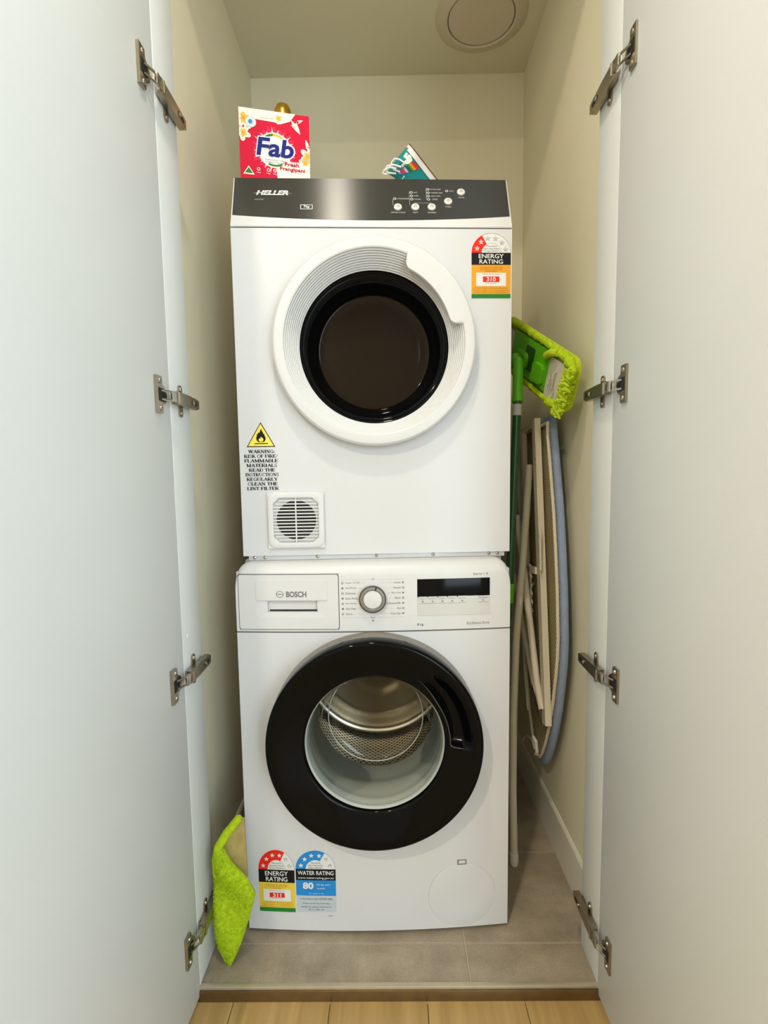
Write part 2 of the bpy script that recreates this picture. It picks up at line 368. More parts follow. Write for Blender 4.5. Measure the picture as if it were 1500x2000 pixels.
# tiled closet floor: every tile its own piece on a grout bed
fl = struct(MB().box(WL, WR, YF+0.004, YK, -0.03, -0.0015).build('floor', M_grout), 'taupe stone tiles on the closet floor')
rows = [YF+0.004, 1.0814, 1.3640, 1.6480, YK]; colsx = [WL, 0.1515, WR]
for i in range(4):
    for k in range(2):
        g = 0.0017
        MB().box(colsx[k]+(g if k else 0), colsx[k+1]-(0 if k else g), rows[i]+(g if i else 0), rows[i+1]-g, -0.010, 0.0, bev=0.0008, seg=1).build('tile', M_tile, fl)
# metal step trim between tiles and the lower timber floor
t = MB().box(WL-0.005, WR+0.005, YF-0.006, YF+0.004, -0.006, 0.0012, bev=0.001)
struct(t.build('trim_5', mat('pale_metal_edge', S(196, 184, 160), 0.4, metal=0.5, var=0.05, vscale=40)), 'pale metal edge along the front of the tiles')
t = MB().box(WL-0.005, WR+0.005, YF-0.009, YF-0.003, -0.030, -0.006, bev=0.001)
struct(t.build('trim_4', M_brass), 'bronze metal step edge between tiles and timber floor')
fh = struct(MB().box(-1.6, 1.7, -2.0, YF, -0.06, -0.045).build('floor_hall', M_gap), 'oak timber planks of the hall floor')
xs = [-1.6]+[-1.54+0.2*i for i in range(16)]+[1.7]
for i in range(len(xs)-1):
    ys = [-2.0, -0.55+0.37*((i*5) % 3), YF-0.004]
    for k in range(2):
        MB().box(xs[i]+0.0006, xs[i+1]-0.0006, ys[k]+0.0006, ys[k+1]-0.0006, -0.045, -0.030, bev=0.0009, seg=1).build('plank', M_wood, fh)
# skirting boards with a sloped top edge
def skirt(name, x, s, y0, y1):
    P = [(0, 0), (0.0072, 0), (0.0072, 0.112), (0.003, 0.119), (0, 0.119)]
    xf = Matrix(((-s, 0, 0, x), (0, 0, 1, 0), (0, 1, 0, 0), (0, 0, 0, 1)))
    o = MB().prism(P, y0, y1, xf=xf).build(name, M_skirt, smooth=False, recalc=True); return struct(o)
skirt('baseboard_left', WL, -1, YB, YK); skirt('baseboard_right', WR, 1, YB, YK)
# the round ceiling vent
v = empty('ceiling_vent', 'round white ceiling vent cover above the dryer', 'vent', (0.271, 1.612, HC))
dn = Matrix.Rotation(PI, 4, 'X')
MB().lathe([(0.095, 0.004), (0.0955, 0.009), (0.100, 0.011), (0.122, 0.006), (0.130, 0.001), (0.130, -0.001)], 72, dn).build('vent_ring', M_vent, v)
MB().lathe([(0, 0.009), (0.090, 0.009), (0.0925, 0.007), (0.0925, 0.0)], 72, dn).build('vent_disc', M_vent, v)
# hall downlights (housing; the lamps themselves are set at the top), the far one added for fill
M_bulb = mat('lamp_lens', (1, 0.86, 0.66, 1), 0.5, emit=6)
for k, (lx, ly, lab) in enumerate([(-0.12, 0.41, 'round recessed downlight in the hall ceiling just outside the closet'), (-0.80, -1.10, 'added round fill downlight in the hall ceiling further back, out of view')]):
    d = empty('downlight', lab, 'light', (lx, ly, 2.6), group='hall downlights')
    MB().lathe([(0.056, -0.001), (0.062, -0.007), (0.072, -0.005), (0.074, 0)], 40).build('bezel', M_whitep, d)
    MB().lathe([(0, -0.006), (0.054, -0.006)], 40).build('lens', M_bulb, d)

# ------------------------------------------------------------------ the two doors and their hinges
def hinge(door, zc, mirror, x0=XL):
    """concealed hinge on the left door (mirrored for the right); door face and jamb face at x0"""
    X = abs(x0)
    xs = -X
    h = MB()
    # cup plate: long strip with a rounded belly towards the hinge side
    P = [(0.925, -0.0325), (0.9445, -0.0325), (0.9465, -0.030), (0.9465, -0.0185), (0.9555, -0.014), (0.962, -0.0085), (0.9635, 0), (0.962, 0.0085), (0.9555, 0.014), (0.9465, 0.0185), (0.9465, 0.030), (0.9445, 0.0325), (0.925, 0.0325)]
    to = Matrix(((0, 0, 1, xs), (1, 0, 0, 0), (0, 1, 0, zc), (0, 0, 0, 1)))
    h.prism(P, -0.0035, 0.0035, xf=to)
    plate = h.build('hinge', M_nickel, door, smooth=False, mirror=mirror, recalc=True)
    c = MB().prism([(0.9300, -0.0115), (0.9470, -0.0115), (0.953, -0.0075), (0.953, 0.0075), (0.9470, 0.0115), (0.9300, 0.0115)], 0.0034, 0.0042, xf=to)
    c.build('hinge_cup', M_dark, plate, smooth=False, mirror=mirror)
    for dz in (-0.024, 0.024):
        MB().lathe([(0, 0.0048), (0.002, 0.0046), (0.0021, 0.0058), (0.0042, 0.0052), (0.0048, 0.0035)], 14, to @ Matrix.Translation((0.9375, dz, 0))).build('screw', M_steel, plate, mirror=mirror)
    # link out of the cup
    lk = MB()
    for dz in (-0.0075, 0.0075):
        lk.tube([(xs+0.003, 0.9400, zc+dz), (xs+0.011, 0.957, zc+dz), (xs+0.016, 0.975, zc+dz)], 0.0022, 8)
    lk.box(xs+0.012, xs+0.0175, 0.960, 0.982, zc-0.0095, zc+0.0095, bev=0.001)
    lk.build('hinge_link', M_steel, plate, mirror=mirror)
    # hollow arm over the mounting plate
    A = MB()
    A.prism([(0.978, -0.0120), (1.030, -0.0120), (1.078, -0.0100), (1.088, -0.008), (1.088, 0.008), (1.078, 0.0100), (1.030, 0.0120), (0.978, 0.0120)], 0.0135, 0.0165, xf=to)
    A.box(xs+0.004, xs+0.0135, 0.984, 1.084, zc-0.0105, zc-0.0085); A.box(xs+0.004, xs+0.0135, 0.984, 1.084, zc+0.0085, zc+0.0105)
    A.tube([(xs+0.0165, 0.986, zc-0.0105), (xs+0.0165, 0.986, zc+0.0105)], 0.003, 10)
    A.build('hinge_arm', M_nickel, plate, smooth=False, mirror=mirror)
    MB().prism([(1.050, -0.0035), (1.074, -0.0045), (1.078, 0), (1.074, 0.0045), (1.050, 0.0035), (1.047, 0)], 0.0166, 0.0168, xf=to).build('arm_slot', M_dark, plate, smooth=False, mirror=mirror)
    MB().lathe([(0, 0.0172), (0.0035, 0.0190), (0.0045, 0.0180), (0.0045, 0.0165)], 12, to @ Matrix.Translation((1.056, 0, 0))).build('screw', M_steel, plate, mirror=mirror)
    # mounting plate wings on the jamb
    W = MB().prism([(1.020, -0.026), (1.024, -0.030), (1.031, -0.030), (1.035, -0.026), (1.035, 0.026), (1.031, 0.030), (1.024, 0.030), (1.020, 0.026)], 0.0, 0.0035, xf=to)
    W.box(xs+0.0, xs+0.005, 1.000, 1.074, zc-0.007, zc+0.007)
    W.build('mounting_plate', M_nickel, plate, smooth=False, mirror=mirror)
    for dz in (-0.0225, 0.0225):
        MB().lathe([(0, 0.0045), (0.0018, 0.0042), (0.002, 0.0055), (0.004, 0.005), (0.0045, 0.0033)], 12, to @ Matrix.Translation((1.0275, dz, 0))).build('screw', M_steel, plate, mirror=mirror)
def door(name, mirror, ang, zs, label, x0):
    b = MB(); X = -abs(x0)
    rot = Matrix.Translation((X, YF-0.0025, 0)) @ Matrix.Rotation(math.radians(-ang), 4, 'Z')
    b.box(-0.018, 0.0, -0.500, 0.0, -0.018, 2.255, bev=0.0012, seg=2, xf=rot)
    d = struct(b.build(name, M_door, mirror=mirror), label)
    for z in zs: hinge(d, z, mirror, x0)
    return d
dL = door('door_1', False, 2.2, [1.7336, 1.1960, 0.6625, 0.1270], 'open white closet door on the left with four hinges', XL)
dR = door('door_2', True, 0.6, [1.7470, 1.2020, 0.6570, 0.1130], 'open white closet door on the right with four hinges', XR)

# ------------------------------------------------------------------ printed labels shared by both machines
def energy_label(p, x0, z0, x1, z1, filled, end_deg, panel, number, dy, star_r=0.07):
    """star arch, black band, coloured panel; material slots: 0 white 1 black 2 red 3 panel 4 green 5 grey 6 brown"""
    w = x1-x0; h = z1-z0; zb = z0+h*(0.70 if dy else 0.68); zm = z0+h*(0.515 if dy else 0.475)
    cx = (x0+x1)/2; rx = w/2; ry = z1-zb; k = ry/rx
    p.rect(x0-0.001, z0-0.001, x1+0.001, zb, 0, 0, 8)
    p.ring(cx, zb, 0.0, rx+0.001, 0, 0, 0, PI, 32, k)
    p.ring(cx, zb, rx*0.985, rx, 5, 1, 0, math.radians(end_deg), 24, k)
    p.ring(cx, zb, rx*0.49, rx*0.50, 5, 1, 0, math.radians(end_deg), 24, k)
    p.ring(cx, zb, rx*0.49, rx, 2, 1, math.radians(end_deg), PI, 28, k)
    n = 6
    for i in range(n):
        a = PI*(1-(i+0.5)/n) if not dy else PI*(1-(i+0.55)/n)
        x = cx+rx*0.75*math.cos(a); z = zb+ry*0.75*math.sin(a)
        if i < filled: p.star(x, z, w*star_r, 0, 2)
        else:
            p.star(x, z, w*star_r, 5, 1); p.star(x, z, w*star_r*0.75, 0, 2)
    for t, (a, b) in (('The more', (0.14, .30)), ('stars the more', (0.20, .17)), ('energy efficient', (0.21, .04))):
        p.text(t, cx-w*a, zb+ry*b, cx+w*a, zb+ry*(b+.09), 5, 2)
    p.rect(x0, zm, x1, zb, 1, 1, 8)
    bh = zb-zm
    p.text('ENERGY', cx-w*.32, zm+bh*.54, cx+w*.32, zm+bh*.90, 0, 2, .012)
    p.text('RATING', cx-w*.30, zm+bh*.09, cx+w*.30, zm+bh*.45, 0, 2, .012)
    zg = z0+h*0.066
    p.rect(x0, zg, x1, zm, panel, 1, 8); p.rect(x0, z0, x1, zg, 4, 1, 8)
    ph = zm-zg
    for t, a, f in (('A joint government and industry program', .30, .92), ('Test conditions and appliance usage', .28, .85), ('www.energyrating.gov.au', .16, .78)):
        p.text(t, cx-w*a, zg+ph*f-ph*.03, cx+w*a, zg+ph*f+ph*.02, 6, 2)
    p.rect(x0+w*.12, zg+ph*.27, x1-w*.12, zg+ph*.73, 0, 2, 8)
    p.text('Energy consumption', cx-w*.22, zg+ph*.655, cx+w*.22, zg+ph*.70, 5, 3)
    p.rect(cx-w*.21, zg+ph*.41, cx+w*.21, zg+ph*.60, 2, 3, 6)
    p.text(number, cx-w*.115, zg+ph*.43, cx+w*.115, zg+ph*.58, 0, 4, .02)
    p.text('kWh per year', cx-w*.14, zg+ph*.345, cx+w*.14, zg+ph*.39, 2, 3)
    for f, a in ((.21, .42), (.13, .45), (.06, .45)):
        p.text('Compare models at www.energyrating.gov.au', cx-w*a, zg+ph*f-ph*.03, cx+w*a, zg+ph*f+ph*.015, 6, 2)
LABMATS = [I_white, I_black, I_red, I_orange, I_green, I_grey, I_brown, I_yellow]

# ------------------------------------------------------------------ washing machine
WX, WY, WYAW = -0.0434, 1.1189, 0.0150
HW = 0.299
def bul(u): return 0.014*(1-min(1, abs(u)/HW)**2)
wm = empty('washing_machine', 'white front-loading washing machine with black porthole door standing on the tiles', 'washing machine', (WX, WY, 0), WYAW)
WZ, WZP, WZT = 0.0095, 0.7107, 0.8620
# casing: four sheets so that the drum behind the porthole can be seen
cs = MB().box(-HW, -HW+0.004, 0.012, 0.585, 0.016, WZT-0.020).box(HW-0.004, HW, 0.012, 0.585, 0.016, WZT-0.020)
cs.box(-HW, HW, 0.581, 0.585, 0.016, WZT-0.02).box(-HW, HW, 0.012, 0.585, 0.016, 0.020)
cs.build('casing', M_white, wm)
# front panel, bowed forward, with a round opening
def front_panel(HW, bul, zc, rin, z0, z1, uc=0.0):
    def edge(a):
        c, s = math.cos(a), math.sin(a); ts = []
        if c > 1e-9: ts.append((HW-uc)/c)
        if c < -1e-9: ts.append((-HW-uc)/c)
        if s > 1e-9: ts.append((z1-zc)/s)
        if s < -1e-9: ts.append((z0-zc)/s)
        return min(t for t in ts if t > 0)
    ang = set(i*2*PI/96 for i in range(96))
    for (x, z) in ((HW, z1), (-HW, z1), (-HW, z0), (HW, z0)): ang.add(math.atan2(z-zc, x-uc) % (2*PI))
    ang = sorted(ang); n = len(ang); R = 8; vs = []; fs = []
    for a in ang:
        e = edge(a)
        for k in range(R+1):
            r = rin+(e-rin)*k/R; u = uc+r*math.cos(a); z = zc+r*math.sin(a); vs.append((u, -bul(u), z))
        u = uc+e*math.cos(a); z = zc+e*math.sin(a)
        vs.append((u*0.9985, -bul(u)+0.002, z)); vs.append((u, 0.016, z))
    L = R+3
    for i in range(n):
        j = (i+1) % n
        for k in range(L-1): fs.append([i*L+k, i*L+k+1, j*L+k+1, j*L+k])
    return MB().add(vs, fs)
front_panel(HW, bul, 0.481, 0.175, WZ, WZP-0.001).build('front_panel', M_white, wm, recalc=False)
def cols(u0, u1, zf, n, off, thick, fn=None):
    """plate following the bowed front: zf(u) -> (z0, z1)"""
    fn = fn or (lambda u, z, o: (u, -bul(u)-o, z)); b = MB(); vs = []; fs = []
    for i in range(n+1):
        u = u0+(u1-u0)*i/n; a, c = zf(u)
        vs += [fn(u, a, off), fn(u, c, off), fn(u, c, off-thick), fn(u, a, off-thick)]
    for i in range(n):
        k = 4*i
        for q in range(4): fs.append([k+q, k+4+q, k+4+(q+1) % 4, k+(q+1) % 4])
    fs.append([0, 1, 2, 3]); fs.append([4*n+3, 4*n+2, 4*n+1, 4*n])
    return b.add(vs, fs)
def rounded(u0, u1, z0, z1, r):
    def f(u):
        d = min(u-u0, u1-u); dr = 0 if d >= r else r-math.sqrt(max(0, r*r-(r-d)**2)); return (z0+dr, z1-dr)
    return f
# fascia with rounded top edge and rounded top corners
def fascia():
    vs = []; fs = []; n = 48; L = None
    us = sorted(set([-HW+2*HW*i/n for i in range(n+1)]+[s*(HW-d) for s in (-1, 1) for d in (.0003, .001, .002, .004, .007, .011, .016, .022)]+[-0.2290, -0.1205]))
    for u in us:
        d = HW-abs(u); rc = 0.030; drop = 0 if d >= rc else rc-math.sqrt(max(0, rc*rc-(rc-d)**2)); zt = WZT-drop
        pr = [(0.016, WZP+0.0015), (-bul(u)+0.001, WZP+0.0015), (-bul(u), WZP+0.0025), (-bul(u), 0.7500), (-bul(u), min(0.7900, zt-0.034))]
        R = 0.028
        for k in range(9):
            a = PI/2*k/8; pr.append((-bul(u)+R-R*math.cos(a), zt-R+R*math.sin(a)))
        pr += [(0.07, zt), (0.07, zt-0.012)]
        L = len(pr); vs += [(u, y, z) for y, z in pr]
    for i in range(len(us)-1):
        for k in range(L-1):
            if k == 3 and us[i] > -0.2291 and us[i+1] < -0.1204: continue      # opening behind the drawer grip
            fs.append([i*L+k, (i+1)*L+k, (i+1)*L+k+1, i*L+k+1])
    fs.append(list(range(L))); fs.append([(len(us)-1)*L+k for k in range(L)][::-1])
    return MB().add(vs, fs)
fascia().build('fascia', M_whitep, wm, angle=40, recalc=True)
MB().box(-HW+0.004, HW-0.004, 0.068, 0.588, WZT-0.030, WZT-0.001, bev=0.006, seg=3).build('worktop', M_whitep, wm)
cols(-HW+0.002, HW-0.002, lambda u: (WZP-0.002, WZP+0.002), 24, -0.0012, 0.004).build('seam', M_gap, wm)
FWM = lambda u, z, l: (u, -bul(u)-0.0005-0.00035*l, z)
# detergent drawer
dz0, dz1, du0, du1 = 0.7185, 0.8380, -0.2915, -0.0745
gp = MB()
for (a, b, f) in ((du0-0.0016, du0+0.006, rounded(du0-0.0016, du0+0.1, dz0-0.0016, dz1+0.0016, 0.005)), (du1-0.006, du1+0.0016, rounded(du1-0.1, du1+0.0016, dz0-0.0016, dz1+0.0016, 0.005)), (du0, du1, lambda u: (dz0-0.0016, dz0+0.004)), (du0, du1, lambda u: (dz1-0.004, dz1+0.0016))):
    q = cols(a, b, f, 16, 0.0004, 0.002); gp.add(q.v, q.f)
gp.build('drawer_gap', M_gap, wm)
hx0, hx1, hz0, hz1 = -0.2530, -0.0980, 0.7440, 0.7815          # grip recess
dr = MB()
for (a, b, f) in ((du0, hx0, rounded(du0, hx0+0.1, dz0, dz1, 0.004)), (hx1, du1, rounded(hx1-0.1, du1, dz0, dz1, 0.004))):
    q = cols(a, b, f, 14, 0.0016, 0.002); dr.add(q.v, q.f)
for (a, b) in ((hz1, dz1), (dz0, hz0)):
    q = cols(hx0, hx1, lambda u, a=a, b=b: (a, b), 14, 0.0016, 0.002); dr.add(q.v, q.f)
drawer = dr.build('detergent_drawer', M_whitep, wm, angle=20)
def fo(u, z, o): return (u, -bul(u)-o, z)
ix0, ix1, iz0, iz1, dep = -0.2290, -0.1205, 0.7560, 0.7800, 0.010
rc = MB(); O = [(hx0, hz0), (hx1, hz0), (hx1, hz1), (hx0, hz1)]; I = [(ix0, iz0), (ix1, iz0), (ix1, iz1), (ix0, iz1)]
rc.add([fo(x, z, 0.0016) for x, z in O]+[fo(x, z, 0.0002) for x, z in I], [[i, (i+1) % 4, 4+(i+1) % 4, 4+i] for i in range(4)])
rc.add([fo(x, z, 0.0002) for x, z in I]+[fo(x, z, -0.010) for x, z in I], [[i, (i+1) % 4, 4+(i+1) % 4, 4+i] for i in range(4)])
rc.build('grip_recess', M_whitep, drawer, smooth=False)
cols(ix0, ix1, lambda u: (iz0, iz1), 8, -0.0095, 0.001).build('grip_back', M_whitep, drawer, smooth=False)
cols(ix0+.003, ix1, lambda u: (iz0, iz0+0.0035), 8, -0.0080, 0.001).build('grip_slot', M_dark, drawer, smooth=False)
cols(hx0, hx1, lambda u: (0.7825, 0.8250), 14, 0.0030, 0.002).build('brand_plate', M_whitep, drawer, angle=20)
lg = MB(lambda u, z, l: (u, -bul(u)-0.0034-0.0003*l, z))
lg.text('BOSCH', -0.1872, 0.7892, -0.1430, 0.8022, 0, 0, .035)
lg.ring(-0.2008, 0.7958, 0.0062, 0.0073, 0, 0, n=30)
lg.rect(-0.2052, 0.7950, -0.1964, 0.7966, 0, 0, 1)
for sx in (-1, 1): lg.ring(-0.2008+sx*0.0036, 0.7958, 0.0038, 0.0046, 0, 0, a0=(PI/2-0.9+(PI if sx < 0 else 0)-PI/2), a1=(PI/2+0.9+(PI if sx < 0 else 0)-PI/2), n=10)
lg.build('drawer_logo', [I_grey], drawer, smooth=False)
# program dial
dial = MB().lathe([(0.0205, 0.012), (0.0205, 0.026), (0.0222, 0.0275), (0.0262, 0.0265), (0.0278, 0.024), (0.0284, 0.014)], 56, FRONT(-0.0007, 0.7842)).build('program_dial', M_grey, wm)
MB().lathe([(0, 0.0255), (0.016, 0.0255), (0.0195, 0.0245), (0.0206, 0.022)], 48, FRONT(-0.0007, 0.7842)).build('dial_cap', M_whitep, dial)
MB().lathe([(0.0284, 0.0135), (0.0290, 0.0165), (0.0290, 0.0240), (0.0280, 0.0246)], 56, FRONT(-0.0007, 0.7842)).build('dial_rim', mat('dial_rim_dark', S(62, 56, 50), 0.3, metal=.6, var=.02), dial)
MB().box(-0.0013, 0.0013, -0.0280, -0.0255, 0.0205, 0.0280, bev=.0004, xf=Matrix.Translation((-0.0007, 0, 0.7842)) @ Matrix.Rotation(math.radians(17), 4, 'Y')).build('dial_marker', M_dark, dial)
pr = MB(FWM)
pl = ["Super 15'/30'", 'Spin/Drain', 'Delicates', 'Extra Rinse', 'Sportswear', 'Dark Wash', 'Shirts']
prr = ['Cottons', 'Prewash', 'Easy-Care', 'Mixed+', 'Delicates/Silk', 'Wool', 'Drum Clean']
for i in range(7):
    z = 0.8190-0.0113*i
    wl = 0.0024*len(pl[i]); pr.text(pl[i], -0.0590, z-0.0021, -0.0590+wl, z+0.0023, 0, 0)
    wr = 0.0022*len(prr[i]); pr.text(prr[i], 0.0600-wr, z-0.0021, 0.0600, z+0.0023, 0, 0)
    e = math.sqrt(max(0, 0.031**2-(z-0.784)**2)) if abs(z-0.784) < 0.031 else 0.014
    if -0.0590+wl+0.002 < -e: pr.line(-0.0590+wl+0.002, z, -e-0.0015, z, 0.0006, 1)
    if 0.0600-wr-0.002 > e: pr.line(e+0.0015, z, 0.0600-wr-0.002, z, 0.0006, 1)
    if i % 2: pr.disc(-0.0655, z, 0.0023, 0); pr.ring(0.0650, z, 0.0014, 0.0024, 0, n=12)
    else: pr.ring(-0.0655, z, 0.0013, 0.0024, 0, n=12); pr.rect(0.0632, z-.002, 0.0664, z+.002, 0)
for (a, b, z) in ((-0.069, -0.005, 0.8262), (0.004, 0.0675, 0.8262), (-0.069, -0.010, 0.7432), (0.008, 0.0675, 0.7432)): pr.line(a, z, b, z, 0.0006, 1)
pr.text('Off', -0.004, 0.8250, 0.003, 0.8285, 0); pr.text('Rinse', -0.0055, 0.7415, 0.0045, 0.7450, 0); pr.ring(-0.0007, 0.7362, 0.0012, 0.0024, 0, n=12)
pr.text('Serie | 4', 0.2168, 0.8300, 0.2494, 0.8362, 0); pr.text('8 kg', 0.0949, 0.7216, 0.1082, 0.7280, 2)
pr.text('EcoSilence Drive', 0.2034, 0.7225, 0.2530, 0.7285, 0)
pr.build('panel_print', [I_grey, I_lgrey, I_black], wm, smooth=False)['kind'] = 'stuff'
# display: black screen above, silver touch strip below
disp = cols(0.0955, 0.2535, lambda u: (0.7862, 0.8248), 14, 0.0010, 0.002).build('display', M_black, wm, angle=20)
cols(0.0957, 0.2535, lambda u: (0.7452, 0.7862), 14, 0.0010, 0.002).build('touch_strip', mat('touch_silver', S(206, 204, 200), 0.18, spec=.5, var=.01), disp, angle=20)
tp = MB(lambda u, z, l: (u, -bul(u)-0.0016-0.0003*l, z))
for i, (a, b, s) in enumerate([(0.0975, 0.1165, 'Temp. C'), (0.1185, 0.1385, 'Spin Speed'), (0.1405, 0.1590, 'Finish in'), (0.1615, 0.1805, 'SpeedPerfect'), (0.1830, 0.2030, 'Easy Iron'), (0.2270, 0.2500, 'Start/Pause')]):
    tp.text(s, a+.002, 0.7805, b-.002, 0.7830, 0); tp.line(a, 0.7715, b, 0.7715, 0.0005, 0)
    tp.ring((a+b)/2, 0.7758, 0.0010, 0.0020, 0, n=10)
    if i < 5: tp.rect(a-.0012, 0.7840, a, 0.7870, 1); tp.rect(a, 0.7862, b, 0.7868, 2)
tp.line(0.2270, 0.7860, 0.2520, 0.7860, 0.0006, 3)
tp.build('key_print', [I_grey, I_black, I_lgrey, I_red], disp, smooth=False)['kind'] = 'stuff'
# porthole door
DZ = 0.4812
WD = FRONT(-0.0003, DZ)
def sstep(a, b, x):
    t = max(0, min(1, (x-a)/(b-a))); return t*t*(3-2*t)
def wdmod(r, h, a):
    # grip hollow scooped out of the right side of the ring
    if h < 0.05 or r < 0.150 or r > 0.2268: return r, h
    th = math.degrees(a); th = th-360 if th > 180 else th
    rin = 0.1600+0.010*sstep(30, 62, th)
    k = sstep(rin, rin+0.0035, r)*(1-sstep(0.186, 0.212, r))*sstep(-2.5, 1.5, th)*(1-sstep(34, 62, th))
    return r, h-0.020*k
pro = [(0.2288, 0.030), (0.2292, 0.060), (0.2286, 0.074), (0.2268, 0.0795), (0.2240, 0.0810), (0.2200, 0.0812), (0.2150, 0.0808), (0.2100, 0.0802)]
pro += [(0.210-0.0015*i, 0.0802-0.00042*i) for i in range(1, 38)]+[(0.1520, 0.0635), (0.1496, 0.0615), (0.1488, 0.056), (0.1490, 0.050)]
wdoor = MB().lathe(pro, 192, WD, mod=wdmod).build('door', M_black, wm, angle=50)
def wsurf(r): return 0.0802-0.28*(0.210-r)
MB().tube([WD @ Vector(((0.1600+0.010*sstep(30, 62, t_))*math.cos(math.radians(t_)), (0.1600+0.010*sstep(30, 62, t_))*math.sin(math.radians(t_)), wsurf(0.1600+0.010*sstep(30, 62, t_))-.0002)) for t_ in range(0, 57, 2)], [.0010]*22+[.0008, .0007, .0006, .0005, .0004, .0003, .0002], 8).build('grip_glint', mat('grip_glint_grey', S(74, 74, 70), .3, spec=.4, var=.03), wdoor)  # grey line in place of the highlight along the hollow's inner edge
MB().tube([WD @ Vector((r_*math.cos(math.radians(a_)), r_*math.sin(math.radians(a_)), wsurf(r_)-.0002)) for (r_, a_) in ((.1600, 0), (.1615, -1.2), (.165, -1.8), (.175, -2.0), (.187, -2.0))], [.0010, .0012, .0012, .0011, .0006], 8).build('grip_glint', MATS['grip_glint_grey'], wdoor)  # same painted highlight carried round the hollow's lower end
MB().lathe([(0.2230, 0.006), (0.2296, 0.012), (0.2302, 0.034), (0.2290, 0.052)], 96, WD).build('door_rim', M_grey, wdoor)
MB().lathe([(0.1492, 0.056), (0.146, 0.051), (0.1455, 0.046), (0.1485, 0.042), (0.1485, 0.036), (0.1445, 0.031), (0.1435, 0.024), (0.146, 0.018), (0.145, 0.006), (0.1425, -0.01), (0.142, -0.03), (0.146, -0.045), (0.144, -0.055), (0.142, -0.072), (0.139, -0.092), (0.141, -0.102), (0.152, -0.108), (0.235, -0.112)], 96, WD).build('gasket', M_gasket, wm, angle=60)
def drum_material():
    m = bpy.data.materials.new('perforated_drum'); m.use_nodes = True; nt = m.node_tree; b = nt.nodes['Principled BSDF']
    b.inputs['Metallic'].default_value = 1; b.inputs['Roughness'].default_value = 0.26
    N = lambda t: nt.nodes.new(t)
    tc = N('ShaderNodeTexCoord'); sp_ = N('ShaderNodeSeparateXYZ'); nt.links.new(tc.outputs['Object'], sp_.inputs[0])
    su = N('ShaderNodeMath'); su.operation = 'SUBTRACT'; su.inputs[1].default_value = 0.4812; nt.links.new(sp_.outputs['Z'], su.inputs[0])
    at_ = N('ShaderNodeMath'); at_.operation = 'ARCTAN2'; nt.links.new(su.outputs[0], at_.inputs[0]); nt.links.new(sp_.outputs['X'], at_.inputs[1])
    mu = N('ShaderNodeMath'); mu.operation = 'MULTIPLY'; mu.inputs[1].default_value = 0.235; nt.links.new(at_.outputs[0], mu.inputs[0])
    cb = N('ShaderNodeCombineXYZ'); nt.links.new(mu.outputs[0], cb.inputs[0]); nt.links.new(sp_.outputs['Y'], cb.inputs[1])
    mp_ = N('ShaderNodeMapping'); mp_.inputs['Rotation'].default_value = (0, 0, PI/4); nt.links.new(cb.outputs[0], mp_.inputs['Vector'])
    v = N('ShaderNodeTexVoronoi'); v.voronoi_dimensions = '2D'; v.inputs['Scale'].default_value = 88; v.inputs['Randomness'].default_value = 0.0
    nt.links.new(mp_.outputs['Vector'], v.inputs['Vector'])
    cr = N('ShaderNodeValToRGB'); cr.color_ramp.elements[0].position = 0.32; cr.color_ramp.elements[1].position = 0.40
    cr.color_ramp.elements[0].color = S(28, 22, 15); cr.color_ramp.elements[1].color = S(226, 214, 190)
    nt.links.new(v.outputs['Distance'], cr.inputs['Fac']); nt.links.new(cr.outputs['Color'], b.inputs['Base Color'])
    bp = N('ShaderNodeBump'); bp.inputs['Strength'].default_value = 0.5; bp.inputs['Distance'].default_value = 0.002
    nt.links.new(v.outputs['Distance'], bp.inputs['Height']); nt.links.new(bp.outputs['Normal'], b.inputs['Normal'])
    return m
drum = MB().lathe([(0.150, -0.114), (0.225, -0.120), (0.235, -0.135), (0.235, -0.435)], 96, WD).build('drum', drum_material(), wm, angle=60)
MB().lathe([(0.235, -0.434), (0.228, -0.444), (0.205, -0.448), (0.190, -0.442), (0.160, -0.446), (0.120, -0.454), (0.070, -0.450), (0.045, -0.438), (0.0, -0.436)], 96, WD).build('drum_back', mat('drum_steel', S(206, 196, 176), 0.22, metal=1.0, var=0.06, vscale=14), drum, angle=60)
for k in range(3):
    a = PI/2+k*2*PI/3
    pf = [(0.232, -0.15), (0.205, -0.17), (0.197, -0.25), (0.205, -0.37), (0.232, -0.39)]
    xf = WD @ Matrix.Rotation(a, 4, 'Z')
    P = MB(); vs = []
    for (r, h) in pf: vs += [(r, -0.012-(0.235-r)*.2, h), (r, 0.012+(0.235-r)*.2, h)]
    P.add([xf @ Vector(q) for q in vs], [[2*i, 2*i+1, 2*i+3, 2*i+2] for i in range(4)]+[[2*i for i in range(5)], [2*i+1 for i in range(5)][::-1]])
    P.build('drum_paddle', M_steel, drum, recalc=True)
